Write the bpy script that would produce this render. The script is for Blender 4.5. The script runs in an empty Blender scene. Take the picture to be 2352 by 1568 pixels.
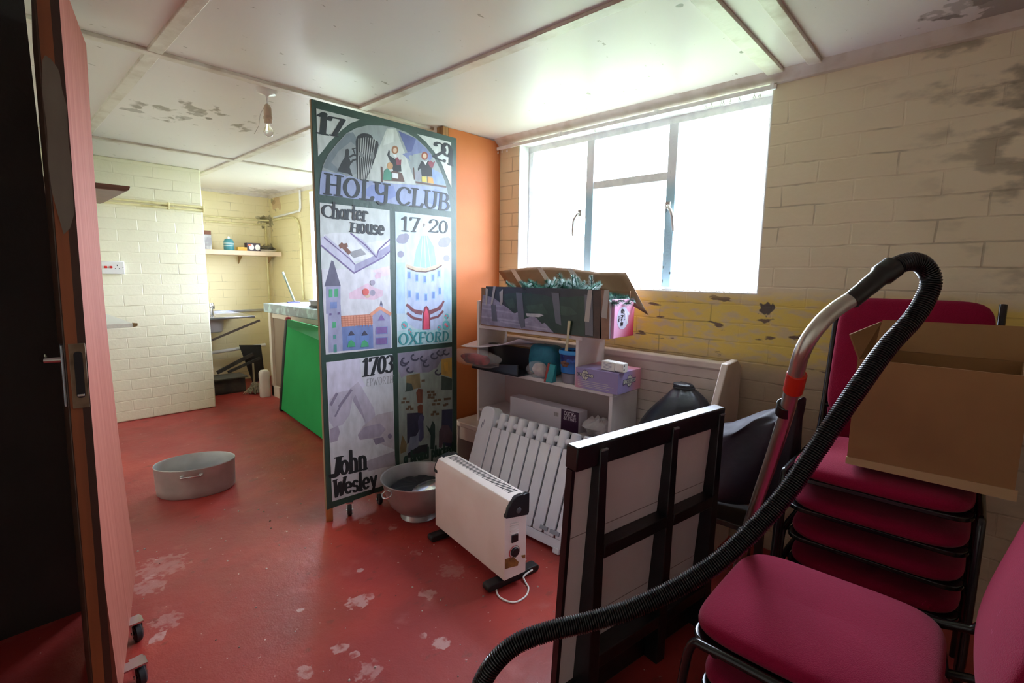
import bpy, bmesh, math, random
from mathutils import Vector, Matrix
random.seed(7)
S = bpy.context.scene
COL = S.collection
PI = math.pi
def R(d): return math.radians(d)
def lin(c):
    c /= 255.0
    return c/12.92 if c <= .04045 else ((c+.055)/1.055)**2.4
def rgb(r, g, b): return (lin(r), lin(g), lin(b), 1)

# ---------------------------------------------------------------- camera, sky, light, exposure
cam = bpy.data.cameras.new('camera'); cam.sensor_width = 36; cam.lens = 36*1140/2352; cam.clip_start = .02
co = bpy.data.objects.new('camera', cam); COL.objects.link(co)
yaw, pitch, roll = R(47.05), R(-7.75), R(.8)
fw = Vector((math.sin(yaw)*math.cos(pitch), math.cos(yaw)*math.cos(pitch), math.sin(pitch)))
r0 = Vector((math.cos(yaw), -math.sin(yaw), 0)); u0 = r0.cross(fw)
rv = r0*math.cos(roll)+u0*math.sin(roll); uv_ = u0*math.cos(roll)-r0*math.sin(roll)
co.matrix_world = Matrix(((rv.x, uv_.x, -fw.x, 0), (rv.y, uv_.y, -fw.y, 0), (rv.z, uv_.z, -fw.z, 1.42), (0, 0, 0, 1)))
S.camera = co
W = bpy.data.worlds.new('overcast_sky'); S.world = W; W.use_nodes = True
bg = W.node_tree.nodes['Background']; bg.inputs[0].default_value = (.765, .87, 1.05, 1); bg.inputs[1].default_value = 6.0
S.view_settings.view_transform = 'Standard'; S.view_settings.look = 'None'; S.view_settings.gamma = 1
S.view_settings.use_curve_mapping = False; S.view_settings.exposure = 2.4
S.cycles.use_denoising = True
S.cycles.max_bounces = 12; S.cycles.diffuse_bounces = 6; S.cycles.glossy_bounces = 4; S.cycles.transparent_max_bounces = 12
S.cycles.sample_clamp_indirect = 6
def portal(y, z, sy, sz):
    l = bpy.data.lights.new('sky_portal', 'AREA'); l.shape = 'RECTANGLE'; l.size = sz; l.size_y = sy; l.cycles.is_portal = True
    o = bpy.data.objects.new('sky_portal', l); COL.objects.link(o); o.location = (2.93, y, z); o.rotation_euler = (0, R(90), 0)
portal(1.655, 1.835, 1.67, 1.0)
portal(5.17, 1.7, 1.25, 1.3)

# ---------------------------------------------------------------- materials
MATS = {}
def nt(name):
    m = bpy.data.materials.new(name); m.use_nodes = True
    n = m.node_tree.nodes; l = m.node_tree.links
    return m, n, l, n['Principled BSDF']
def M(name, c, rough=.6, metal=0, c2=None, scale=6, det=4, lo=.4, hi=.65, bump=0, bscale=60, spec=.5, alpha=1, trans=0, stretch=None):
    if name in MATS: return MATS[name]
    m, n, l, b = nt(name)
    b.inputs['Base Color'].default_value = c; b.inputs['Roughness'].default_value = rough; b.inputs['Metallic'].default_value = metal
    b.inputs['Specular IOR Level'].default_value = spec
    b.inputs['Alpha'].default_value = alpha; b.inputs['Transmission Weight'].default_value = trans
    tc = n.new('ShaderNodeTexCoord'); src = tc.outputs['Object']
    if stretch:
        mp = n.new('ShaderNodeMapping'); mp.inputs['Scale'].default_value = stretch; l.new(src, mp.inputs[0]); src = mp.outputs[0]
    if c2:
        t = n.new('ShaderNodeTexNoise'); t.inputs['Scale'].default_value = scale; t.inputs['Detail'].default_value = det; l.new(src, t.inputs[0])
        r = n.new('ShaderNodeValToRGB'); r.color_ramp.elements[0].position = lo; r.color_ramp.elements[1].position = hi
        r.color_ramp.elements[0].color = c; r.color_ramp.elements[1].color = c2
        l.new(t.outputs['Fac'], r.inputs[0]); l.new(r.outputs[0], b.inputs['Base Color'])
    if bump:
        t2 = n.new('ShaderNodeTexNoise'); t2.inputs['Scale'].default_value = bscale; t2.inputs['Detail'].default_value = 3; l.new(src, t2.inputs[0])
        bp = n.new('ShaderNodeBump'); bp.inputs['Strength'].default_value = bump; bp.inputs['Distance'].default_value = .01
        l.new(t2.outputs['Fac'], bp.inputs['Height']); l.new(bp.outputs[0], b.inputs['Normal'])
    MATS[name] = m
    return m
class NB:
    """tiny node helper for the wall, floor and ceiling paints"""
    def __init__(s, name):
        s.m, s.n, s.l, s.b = nt(name)
        g = s.n.new('ShaderNodeNewGeometry'); s.pos = g.outputs['Position']
        x = s.n.new('ShaderNodeSeparateXYZ'); s.l.new(s.pos, x.inputs[0]); s.x, s.y, s.z = x.outputs
    def put(s, v, sock):
        if isinstance(v, (int, float)): sock.default_value = v
        elif isinstance(v, tuple): sock.default_value = v
        else: s.l.new(v, sock)
    def math(s, op, a, b=0.0, clamp=False):
        t = s.n.new('ShaderNodeMath'); t.operation = op; t.use_clamp = clamp; s.put(a, t.inputs[0]); s.put(b, t.inputs[1]); return t.outputs[0]
    def comb(s, a, b, c=0.0):
        t = s.n.new('ShaderNodeCombineXYZ'); s.put(a, t.inputs[0]); s.put(b, t.inputs[1]); s.put(c, t.inputs[2]); return t.outputs[0]
    def noise(s, scale, det=4, vec=None, stretch=None):
        v = vec or s.pos
        if stretch:
            mp = s.n.new('ShaderNodeMapping'); mp.inputs['Scale'].default_value = stretch; s.l.new(v, mp.inputs[0]); v = mp.outputs[0]
        t = s.n.new('ShaderNodeTexNoise'); t.inputs['Scale'].default_value = scale; t.inputs['Detail'].default_value = det; s.l.new(v, t.inputs[0]); return t.outputs['Fac']
    def step(s, v, lo, hi):
        t = s.n.new('ShaderNodeMapRange'); t.interpolation_type = 'SMOOTHSTEP'; s.put(v, t.inputs[0]); t.inputs[1].default_value = lo; t.inputs[2].default_value = hi; return t.outputs[0]
    def mix(s, f, a, b):
        t = s.n.new('ShaderNodeMix'); t.data_type = 'RGBA'; s.put(f, t.inputs[0]); s.put(a, t.inputs[6]); s.put(b, t.inputs[7]); return t.outputs[2]
    def spot(s, p, r, wob=.5, wscale=14):
        """1 inside a ragged blot of radius r round p"""
        d = s.n.new('ShaderNodeVectorMath'); d.operation = 'DISTANCE'; s.l.new(s.pos, d.inputs[0]); d.inputs[1].default_value = p
        w = s.math('MULTIPLY', s.math('SUBTRACT', s.noise(wscale, 3), .5), r*wob*4)
        return s.step(s.math('ADD', d.outputs['Value'], w), r*1.08, r*.85)
    def brick(s, vec, bw, bh, mort=.006, smooth=.6):
        t = s.n.new('ShaderNodeTexBrick'); s.l.new(vec, t.inputs[0]); t.inputs['Scale'].default_value = 1
        t.inputs['Brick Width'].default_value = bw; t.inputs['Row Height'].default_value = bh; t.inputs['Mortar Size'].default_value = mort
        t.inputs['Mortar Smooth'].default_value = smooth; return t.outputs['Fac']
    def bump(s, h, strength=.5, dist=.01):
        t = s.n.new('ShaderNodeBump'); t.inputs['Strength'].default_value = strength; t.inputs['Distance'].default_value = dist; s.l.new(h, t.inputs['Height']); s.l.new(t.outputs[0], s.b.inputs['Normal'])

def brick_paint(name, along, base, base2, dirt, rough=.45, bands=False, mort=.005):
    k = NB(name)
    a = k.y if along == 'y' else k.x
    wob = k.math('MULTIPLY', k.math('SUBTRACT', k.noise(5, 3), .5), .02)
    wob2 = k.math('MULTIPLY', k.math('SUBTRACT', k.noise(3.3, 3), .5), .024)
    mor = k.brick(k.comb(k.math('ADD', a, wob2), k.math('ADD', k.z, wob)), .30, .098, mort)
    c = k.mix(k.noise(2.2, 5), base, base2)
    if bands:
        # old yellow paint band under the sill, bare grey-beige below it
        n1 = k.noise(4, 5, stretch=(1, 1, 2.2)); n2 = k.noise(11, 6, stretch=(1, 1, 2.5))
        zz = k.math('ADD', k.z, k.math('MULTIPLY', k.math('SUBTRACT', n1, .5), .09))
        yel = k.mix(k.step(n2, .46, .66), rgb(238, 212, 112), rgb(222, 202, 158))
        low = k.mix(n2, rgb(206, 186, 160), rgb(176, 156, 134))
        c = k.mix(k.step(zz, 1.37, 1.28), c, yel)
        c = k.mix(k.step(zz, 1.06, .92), c, low)
        # chips of paint off, grey plaster
        ch = k.math('MULTIPLY', k.step(k.noise(7, 6, stretch=(1, .8, 3)), .63, .67), k.math('MULTIPLY', k.step(k.z, 1.36, 1.29), k.step(k.z, .93, .97)))
        c = k.mix(ch, c, rgb(120, 100, 84))
        c = k.mix(k.spot((2.72, .775, 1.262), .033, .8, 18), c, rgb(100, 92, 88))
        # mould creeping along the joints toward the corner by the camera
        mo = k.math('MULTIPLY', k.step(k.noise(4.5, 9, stretch=(1, 1, 2.2)), .50, .62), k.step(k.math('SUBTRACT', k.math('MULTIPLY', k.z, .45), k.y), .45, 1.0))
        c = k.mix(k.math('MULTIPLY', mo, .55), c, rgb(60, 48, 40))
        for p, r in (((2.72, -.32, 2.33), .10),):
            c = k.mix(k.math('MULTIPLY', k.spot(p, r, .9, 9), .6), c, rgb(52, 42, 36))
        jm = k.math('MULTIPLY', k.step(k.noise(3.5, 5), .48, .62), mor)
        c = k.mix(k.math('MULTIPLY', jm, .35), c, rgb(92, 78, 52))
    else:
        jm = k.math('MULTIPLY', k.step(k.noise(3.5, 5), .52, .68), mor)
        c = k.mix(k.math('MULTIPLY', jm, .35), c, dirt)
    k.l.new(c, k.b.inputs['Base Color']); k.b.inputs['Roughness'].default_value = rough
    h = k.math('ADD', k.math('MULTIPLY', mor, -1.0), k.math('MULTIPLY', k.noise(45, 4), .35))
    h = k.math('ADD', h, k.math('MULTIPLY', k.noise(9, 3), .5))
    k.bump(h, .4, .007)
    return k

# ---------------------------------------------------------------- mesh helpers
class MB:
    def __init__(s): s.v = []; s.f = []; s.mi = []; s.mats = []; s.cur = 0
    def use(s, m):
        if m not in s.mats: s.mats.append(m)
        s.cur = s.mats.index(m); return s
    def add(s, vs, fs):
        k = len(s.v); s.v += [tuple(v) for v in vs]; s.f += [tuple(i+k for i in f) for f in fs]; s.mi += [s.cur]*len(fs); return s
    def box(s, x0, x1, y0, y1, z0, z1):
        return s.hexa([(x0, y0, z0), (x1, y0, z0), (x1, y1, z0), (x0, y1, z0), (x0, y0, z1), (x1, y0, z1), (x1, y1, z1), (x0, y1, z1)])
    def hexa(s, v): return s.add(v, [(0, 3, 2, 1), (4, 5, 6, 7), (0, 1, 5, 4), (1, 2, 6, 5), (2, 3, 7, 6), (3, 0, 4, 7)])
    def bar(s, a, b, w, h, up=(0, 0, 1)):
        a = Vector(a); b = Vector(b); d = (b-a).normalized(); u = Vector(up)
        if abs(d.dot(u)) > .98: u = Vector((1, 0, 0))
        x = d.cross(u).normalized(); u = x.cross(d); x *= w/2; u *= h/2
        return s.hexa([a-x-u, a+x-u, b+x-u, b-x-u, a-x+u, a+x+u, b+x+u, b-x+u])
    def prism(s, poly, fn, d0, d1):
        """poly in 2D, fn(u, v, d) -> point; extruded from d0 to d1"""
        n = len(poly); vs = [fn(u, v, d0) for u, v in poly]+[fn(u, v, d1) for u, v in poly]
        return s.add(vs, [tuple(range(n-1, -1, -1)), tuple(range(n, 2*n))]+[(i, (i+1) % n, n+(i+1) % n, n+i) for i in range(n)])
    def tube(s, pts, r, seg=12, caps=True, closed=False):
        P = [Vector(p) for p in pts]; n = len(P); rs = r if isinstance(r, (list, tuple)) else [r]*n
        up = None; vs = []
        for i, p in enumerate(P):
            if closed: d = P[(i+1) % n]-P[i-1]
            else: d = P[min(i+1, n-1)]-P[max(i-1, 0)]
            d.normalize()
            if up is None:
                up = Vector((0, 0, 1)) if abs(d.z) < .9 else Vector((1, 0, 0))
            x = d.cross(up).normalized(); up = x.cross(d).normalized()
            for k in range(seg):
                a = 2*PI*k/seg; vs.append(p+x*(math.cos(a)*rs[i])+up*(math.sin(a)*rs[i]))
        fs = []
        for i in range(n if closed else n-1):
            j = (i+1) % n
            for k in range(seg):
                q = (k+1) % seg; fs.append((i*seg+k, i*seg+q, j*seg+q, j*seg+k))
        if caps and not closed: fs += [tuple(range(seg-1, -1, -1)), tuple(range((n-1)*seg, n*seg))]
        return s.add(vs, fs)
    def lathe(s, prof, c=(0, 0, 0), seg=32, sx=1, sy=1, close=True):
        n = len(prof); vs = []
        for k in range(seg):
            a = 2*PI*k/seg
            for r, z in prof: vs.append((c[0]+r*math.cos(a)*sx, c[1]+r*math.sin(a)*sy, c[2]+z))
        fs = []
        for k in range(seg):
            q = (k+1) % seg
            for i in range(n-1): fs.append((k*n+i, q*n+i, q*n+i+1, k*n+i+1))
        if close:
            if prof[0][0] > 1e-5: fs.append(tuple(k*n for k in range(seg-1, -1, -1)))
            if prof[-1][0] > 1e-5: fs.append(tuple(k*n+n-1 for k in range(seg)))
        return s.add(vs, fs)
    def cyl(s, a, b, r, seg=16): return s.tube([a, b], r, seg)
    def loft(s, rings, caps=True):
        n = len(rings[0]); vs = [p for r in rings for p in r]; fs = []
        for i in range(len(rings)-1):
            for k in range(n):
                q = (k+1) % n; fs.append((i*n+k, i*n+q, (i+1)*n+q, (i+1)*n+k))
        if caps: fs += [tuple(range(n-1, -1, -1)), tuple(range((len(rings)-1)*n, len(rings)*n))]
        return s.add(vs, fs)
    def grid(s, nu, nv, fn):
        vs = [fn(i/nu, j/nv) for i in range(nu+1) for j in range(nv+1)]
        return s.add(vs, [(i*(nv+1)+j, (i+1)*(nv+1)+j, (i+1)*(nv+1)+j+1, i*(nv+1)+j+1) for i in range(nu) for j in range(nv)])
    def build(s, name, m=None, parent=None, bevel=0, smooth=False, segs=2, solid=0, sub=0, label=None, fix=True):
        me = bpy.data.meshes.new(name); me.from_pydata(s.v, [], s.f)
        if s.mats and m is None:
            for q in s.mats: me.materials.append(q)
            me.polygons.foreach_set('material_index', s.mi)
        elif m: me.materials.append(m)
        if fix:
            b = bmesh.new(); b.from_mesh(me); bmesh.ops.recalc_face_normals(b, faces=b.faces); b.to_mesh(me); b.free()
        o = bpy.data.objects.new(name, me); COL.objects.link(o)
        if parent: o.parent = parent
        if solid:
            q = o.modifiers.new('solid', 'SOLIDIFY'); q.thickness = solid; q.offset = 0
        if bevel:
            q = o.modifiers.new('bevel', 'BEVEL'); q.width = bevel; q.segments = segs; q.limit_method = 'ANGLE'; q.angle_limit = R(40)
        if sub:
            q = o.modifiers.new('sub', 'SUBSURF'); q.levels = sub; q.render_levels = sub
        if smooth or bevel or sub:
            me.polygons.foreach_set('use_smooth', [True]*len(me.polygons))
            if not sub: me.set_sharp_from_angle(angle=R(40))
        me.update()
        if label: o['label'] = label
        return o
def tag(o, label, cat, group=None):
    o['label'] = label; o['category'] = cat
    if group: o['group'] = group
    return o
def thing(name, loc, label, cat, rz=0, group=None, rot=None):
    o = bpy.data.objects.new(name, None); COL.objects.link(o); o.empty_display_size = .1; o.location = loc
    o.rotation_euler = rot or (0, 0, rz); return tag(o, label, cat, group)
def struct(o): o['kind'] = 'structure'; return o
def copy_tree(o, parent=None):
    c = o.copy(); COL.objects.link(c)
    if parent: c.parent = parent
    for ch in list(o.children): copy_tree(ch, c)
    return c
def smoothpath(pts, n=10):
    P = [Vector(p) for p in pts]; out = []
    for i in range(len(P)-1):
        a, b, c, d = P[max(i-1, 0)], P[i], P[i+1], P[min(i+2, len(P)-1)]
        for k in range(n):
            t = k/n; out.append(.5*((2*b)+(c-a)*t+(2*a-5*b+4*c-d)*t*t+(3*b-a-3*c+d)*t**3))
    return out+[P[-1]]
def rrect(w, h, r, n=5, cx=0, cy=0):
    o = []
    for sx, sy, a0 in ((1, 1, 0), (-1, 1, 90), (-1, -1, 180), (1, -1, 270)):
        for k in range(n+1):
            a = R(a0+90*k/n); o.append((cx+sx*(w/2-r)+r*math.cos(a), cy+sy*(h/2-r)+r*math.sin(a)))
    return o
XY = lambda u, v, d: (u, v, d)
XZ = lambda u, v, d: (u, d, v)
YZ = lambda u, v, d: (d, u, v)

# ---------------------------------------------------------------- painted lettering: a broad nib dragged along each stroke
def arc(cx, cy, rx, ry, a0, a1, n=12): return [(cx+rx*math.cos(R(a0+(a1-a0)*k/n)), cy+ry*math.sin(R(a0+(a1-a0)*k/n))) for k in range(n+1)]
def sf(x, y=0, w=.13): return [(x-w, y), (x+w, y)]
GL = {
 '1': (.42, [[(.02, .82), (.2, 1), (.2, 0)], sf(.2, 0, .16)]), '7': (.6, [[(.02, .8), (.05, .98), (.55, .98), (.22, 0)], sf(.22, 0, .1)]),
 '2': (.58, [arc(.29, .75, .24, .24, 170, -40)+[(.04, .02)], [(.04, .03), (.55, .03), (.57, .15)], [(.05, .72), (.12, .78)]]),
 '9': (.56, [arc(.27, .68, .22, .3, 0, 360, 20), [(.5, .75), (.5, 0)], sf(.5, 0, .08)]), '0': (.58, [arc(.29, .5, .23, .48, 0, 360, 24)]),
 '3': (.54, [arc(.25, .75, .22, .23, 150, -80), arc(.25, .26, .25, .26, 80, -150)]),
 'H': (.78, [[(.14, 0), (.14, 1)], [(.62, 0), (.62, 1)], [(.14, .5), (.62, .5)], sf(.14), sf(.14, 1), sf(.62), sf(.62, 1)]),
 'O': (.78, [arc(.39, .5, .32, .48, 0, 360, 26)]), 'L': (.62, [[(.15, 1), (.15, .02), (.55, .02), (.6, .2)], sf(.15, 1), sf(.12)]),
 'Y': (.74, [[(.1, 1), (.1, .75)]+arc(.32, .7, .22, .3, 180, 330), [(.6, 1), (.6, .2)]+arc(.38, .12, .22, .25, 0, -150), sf(.1, 1), sf(.6, 1)]),
 'C': (.72, [arc(.4, .5, .34, .48, 40, 320, 22), [(.66, .72), (.66, .86)]]), 'U': (.74, [[(.12, 1), (.12, .35)]+arc(.37, .33, .25, .32, 180, 360)+[(.62, 1)], sf(.12, 1), sf(.62, 1)]),
 'B': (.66, [[(.14, 0), (.14, 1)], [(.1, .98)]+arc(.34, .75, .2, .23, 90, -90)+[(.14, .52)], [(.14, .52)]+arc(.36, .26, .26, .25, 90, -90)+[(.1, .01)]]),
 'X': (.74, [[(.08, 1), (.64, 0)], [(.64, 1), (.08, 0)], sf(.08, 1, .1), sf(.64, 1, .1), sf(.08, 0, .1), sf(.64, 0, .1)]),
 'F': (.6, [[(.14, 0), (.14, 1), (.56, .98), (.58, .84)], [(.14, .52), (.46, .52)], sf(.14)]),
 'R': (.72, [[(.14, 0), (.14, 1)], [(.1, .98)]+arc(.36, .74, .22, .24, 90, -90)+[(.14, .5)], [(.36, .5), (.62, 0)], sf(.14), sf(.62, 0, .08)]),
 'D': (.74, [[(.14, 0), (.14, 1)], [(.08, .98), (.26, .98)]+arc(.28, .5, .36, .48, 90, -90)+[(.08, .02)]]),
 'E': (.6, [[(.52, .98), (.12, .98), (.12, .02), (.54, .02)], [(.12, .52), (.42, .52)]]), 'P': (.6, [[(.12, 0), (.12, 1)]+arc(.3, .74, .22, .24, 90, -90)+[(.12, .5)]]),
 'W': (.98, [[(.04, 1), (.26, 0), (.48, .8), (.7, 0), (.92, 1)], sf(.04, 1, .08), sf(.92, 1, .08)]), 'T': (.66, [[(.04, .98), (.62, .98)], [(.33, .98), (.33, 0)], sf(.33)]),
 'J': (.5, [[(.34, 1), (.34, .2)]+arc(.17, .18, .17, .2, 0, -170), sf(.34, 1)]), 'N': (.76, [[(.12, 0), (.12, 1), (.62, 0), (.62, 1)], sf(.12), sf(.62, 1)]),
 'K': (.7, [[(.12, 0), (.12, 1)], [(.6, 1), (.14, .45)], [(.28, .6), (.62, 0)]]), 'I': (.3, [[(.15, 0), (.15, 1)], sf(.15), sf(.15, 1)]),
 'S': (.54, [arc(.27, .75, .2, .23, 30, 250)+arc(.27, .27, .22, .26, 80, -150)]), '&': (.7, [[(.62, 0), (.2, .7)]+arc(.33, .82, .15, .16, 200, -20)+[(.12, .35)]+arc(.3, .22, .2, .22, 150, 340)+[(.6, .45)]]),
 'h': (.56, [[(.12, 0), (.12, 1)], [(.12, .4)]+arc(.28, .42, .17, .2, 170, 0)+[(.45, 0)], sf(.45, 0, .07), sf(.12, 0, .07)]),
 'a': (.54, [arc(.25, .3, .19, .28, 0, 360, 18), [(.45, .6), (.45, 0)]]), 'r': (.44, [[(.12, .62), (.12, 0)], [(.12, .4)]+arc(.28, .42, .16, .2, 170, 30), sf(.12, 0, .08)]),
 't': (.4, [[(.18, .95), (.18, .12)]+arc(.27, .12, .09, .11, 180, 320), [(.03, .62), (.35, .62)]]), 'e': (.52, [[(.06, .32), (.44, .34)]+arc(.26, .32, .2, .3, 5, 310, 18)]),
 'o': (.54, [arc(.27, .31, .2, .29, 0, 360, 18)]), 'u': (.56, [[(.12, .62), (.12, .2)]+arc(.28, .2, .16, .19, 180, 340), [(.45, .62), (.45, 0)]]),
 's': (.42, [arc(.21, .46, .15, .15, 30, 250)+arc(.21, .16, .16, .16, 80, -150)]), 'n': (.56, [[(.12, .62), (.12, 0)], [(.12, .4)]+arc(.28, .42, .17, .2, 170, 0)+[(.45, 0)], sf(.12, 0, .07), sf(.45, 0, .07)]),
 'l': (.26, [[(.13, 1), (.13, 0)], sf(.13, 0, .08)]), 'y': (.54, [[(.08, .62), (.28, .05)], [(.46, .62), (.2, -.3), (.08, -.25)]]),
 'd': (.54, [arc(.25, .3, .19, .28, 0, 360, 18), [(.45, 1), (.45, 0)]]), 'p': (.54, [[(.12, .62), (.12, -.3)], arc(.3, .31, .18, .28, 0, 360, 18)]),
 'c': (.46, [arc(.26, .31, .2, .29, 45, 315, 16)]), 'k': (.52, [[(.12, 0), (.12, 1)], [(.44, .6), (.14, .28)], [(.24, .38), (.46, 0)]]), 'b': (.54, [[(.12, 0), (.12, 1)], arc(.3, .31, .18, .28, 0, 360, 18)]),
 'i': (.24, [[(.12, .62), (.12, 0)], [(.12, .85), (.12, .9)]]), '6': (.56, [arc(.28, .3, .22, .29, 0, 360, 20), arc(.5, .3, .44, .68, 180, 100)]), '-': (.4, [[(.06, .35), (.34, .35)]]),
 "'": (.2, [[(.1, 1), (.1, .85)]]), ' ': (.35, []), 'w': (.72, [[(.04, .62), (.2, 0), (.36, .55), (.52, 0), (.68, .62)]]), 'm': (.8, [[(.1, .62), (.1, 0)], [(.1, .4)]+arc(.24, .42, .15, .2, 170, 0)+[(.39, 0)], [(.39, .4)]+arc(.53, .42, .15, .2, 170, 0)+[(.68, 0)]]),
}
def hull(pts):
    pts = sorted(set(pts))
    def half(p):
        h = []
        for q in p:
            while len(h) > 1 and (h[-1][0]-h[-2][0])*(q[1]-h[-2][1])-(h[-1][1]-h[-2][1])*(q[0]-h[-2][0]) <= 0: h.pop()
            h.append(q)
        return h
    a = half(pts); b = half(pts[::-1]); return a[:-1]+b[:-1]
def write(mb, text, p0, p1, h, fn, nw=.16, nh=.06, d=0.0, gap=.06, fit=True):
    """letters from p0 to p1 (baseline), cap height vector h, in a 2D surface; fn(u, v, d) -> point"""
    tot = sum(GL[c][0] for c in text)+gap*(len(text)-1)
    ex = ((p1[0]-p0[0])/tot, (p1[1]-p0[1])/tot); x = 0
    nw *= 1.3; nh *= 1.45; i = 0
    nib = [(nw/2*math.cos(2*PI*k/8), nh/2*math.sin(2*PI*k/8)) for k in range(8)]
    hl = math.hypot(*h); el = math.hypot(*ex); kx = hl/el if el > 1e-9 else 1
    for c in text:
        wd, strokes = GL[c]
        for st in strokes:
            for a, b in zip(st[:-1], st[1:]):
                q = hull([(p[0]+n[0]*kx, p[1]+n[1]) for p in (a, b) for n in nib])
                i += 1; mb.add([fn(p0[0]+ex[0]*(x+u)+h[0]*v, p0[1]+ex[1]*(x+u)+h[1]*v, d+.02*i) for u, v in q], [tuple(range(len(q)))])
        x += wd+gap
def stroke(mb, pts, w, fn, d=0.0):
    d -= .02
    for a, b in zip(pts[:-1], pts[1:]):
        d += .02; dx, dy = b[0]-a[0], b[1]-a[1]; L = math.hypot(dx, dy) or 1; nx, ny = -dy/L*w/2, dx/L*w/2; ex, ey = dx/L*w*.3, dy/L*w*.3
        mb.add([fn(a[0]+nx-ex, a[1]+ny-ey, d), fn(a[0]-nx-ex, a[1]-ny-ey, d), fn(b[0]-nx+ex, b[1]-ny+ey, d), fn(b[0]+nx+ex, b[1]+ny+ey, d)], [(0, 1, 2, 3)])

# ================================================================ the room
CREAM, CREAM2 = rgb(240, 232, 196), rgb(232, 222, 178)
wall_w = brick_paint('window_wall_paint', 'y', rgb(242, 230, 204), rgb(232, 218, 186), rgb(90, 76, 50), .5, bands=True)
wall_k = brick_paint('kitchen_wall_paint', 'x', rgb(242, 230, 188), rgb(234, 219, 172), rgb(120, 100, 50), .45, mort=.004)
wall_c = brick_paint('chimney_paint', 'x', rgb(246, 242, 218), rgb(242, 236, 206), rgb(150, 130, 70), .4, mort=.005)
wall_k2 = brick_paint('kitchen_side_paint', 'y', rgb(242, 230, 188), rgb(234, 219, 172), rgb(120, 100, 50), .45, mort=.004)
for k in (wall_k, wall_k2):   # black mould in the far corner
    src = k.b.inputs['Base Color'].links[0].from_socket; c = src
    for p, r in (((2.70, 6.92, 2.06), .07), ((2.62, 6.93, 2.07), .05), ((2.72, 6.8, 2.3), .05), ((2.72, 6.75, 2.2), .02), ((2.66, 6.93, 1.72), .05)):
        c = k.mix(k.math('MULTIPLY', k.math('MULTIPLY', k.spot(p, r*1.3, 1.0, 16), k.noise(20, 5)), .9), c, rgb(70, 62, 30))
    c = k.mix(k.math('MULTIPLY', k.spot((2.72, 6.7, 2.33), .13, .8, 8), .45), c, rgb(190, 130, 80))
    k.l.new(c, k.b.inputs['Base Color'])

k = NB('red_floor_paint')
c = k.mix(k.noise(3, 6), rgb(166, 54, 50), rgb(142, 46, 44))
c = k.mix(k.step(k.noise(1.3, 3), .48, .66), c, rgb(176, 58, 48))
c = k.mix(k.math('MULTIPLY', k.step(k.noise(1.7, 5), .45, .7), .4), c, rgb(104, 50, 42))
c = k.mix(k.math('MULTIPLY', k.step(k.noise(6, 8), .60, .76), .35), c, rgb(190, 112, 106))
c = k.mix(k.math('MULTIPLY', k.step(k.noise(38, 3), .71, .75), .7), c, rgb(215, 190, 184))
c = k.mix(k.math('MULTIPLY', k.step(k.noise(9, 6, stretch=(1, 1.7, 1)), .63, .70), .4), c, rgb(96, 52, 44))
for p, r, a in (((1.005, 1.829, 0.000), .042, .75), ((1.061, 1.822, 0.000), .022, .7), ((1.246, 1.658, 0.000), .036, .55), ((1.101, 1.376, 0.000), .036, .8), ((1.080, 1.458, 0.000), .018, .75),
                ((0.811, 1.956, 0.000), .016, .9), ((0.822, 1.636, 0.000), .03, .7), ((0.838, 1.568, 0.000), .02, .7), ((0.840, 1.457, 0.000), .045, .5), ((0.356, 2.190, 0.000), .03, .8),
                ((0.487, 2.740, 0.000), .10, .35), ((0.406, 2.606, 0.000), .07, .4), ((1.473, 2.264, 0.000), .03, .5), ((1.132, 2.033, 0.000), .016, .8), ((1.407, 1.961, 0.000), .025, .35),
                ((1.442, 1.711, 0.000), .06, .3), ((0.674, 1.615, 0.000), .03, .6), ((0.408, 2.276, -0.000), .05, .4), ((1.408, 2.443, 0.000), .04, .35)):
    c = k.mix(k.math('MULTIPLY', k.math('MULTIPLY', k.spot(p, r, .62, 30), k.step(k.noise(24, 6), .30, .55)), a*.72), c, rgb(204, 172, 168))
k.l.new(c, k.b.inputs['Base Color'])
k.b.inputs['Roughness'].default_value = .42
k.l.new(k.math('ADD', k.math('MULTIPLY', k.noise(5, 5), .25), .30), k.b.inputs['Roughness'])
k.bump(k.math('ADD', k.noise(22, 6), k.math('MULTIPLY', k.noise(140, 2), .3)), .22, .01)
floor_m = k.m

k = NB('gloss_ceiling_paint')
c = k.mix(k.noise(1.2, 5), rgb(236, 230, 228), rgb(224, 216, 212))
c = k.mix(k.math('MULTIPLY', k.step(k.noise(16, 3, stretch=(1, 2, 1)), .70, .745), .6), c, rgb(120, 104, 84))
blot = k.math('MULTIPLY', k.step(k.noise(9, 4, stretch=(1.3, .8, 1)), .54, .64), k.spot((1.062, 3.765, 2.390), .34, .25, 5))
c = k.mix(k.math('MULTIPLY', blot, .75), c, rgb(112, 92, 66))
for p, r, a in (((1.121, 3.752, 2.390), .03, .9), ((1.046, 3.704, 2.390), .04, .6), ((1.012, 3.853, 2.390), .04, .5), ((0.765, 3.942, 2.390), .05, .5), ((2.360, 0.855, 2.390), .014, .8), ((1.829, 0.890, 2.390), .012, .7),
                ((2.596, 0.009, 2.390), .16, .6), ((2.504, 0.156, 2.390), .07, .4), ((2.584, 6.548, 2.390), .20, .35), ((3.530, 4.623, 2.390), .02, .2)):
    c = k.mix(k.math('MULTIPLY', k.spot(p, r, .9, 14), a), c, rgb(92, 74, 56))
k.l.new(c, k.b.inputs['Base Color']); k.b.inputs['Roughness'].default_value = .36; k.b.inputs['Specular IOR Level'].default_value = .32
k.bump(k.math('ADD', k.noise(3, 3), k.math('MULTIPLY', k.noise(40, 3), .08)), .10, .02)
ceil_m = k.m
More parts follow.
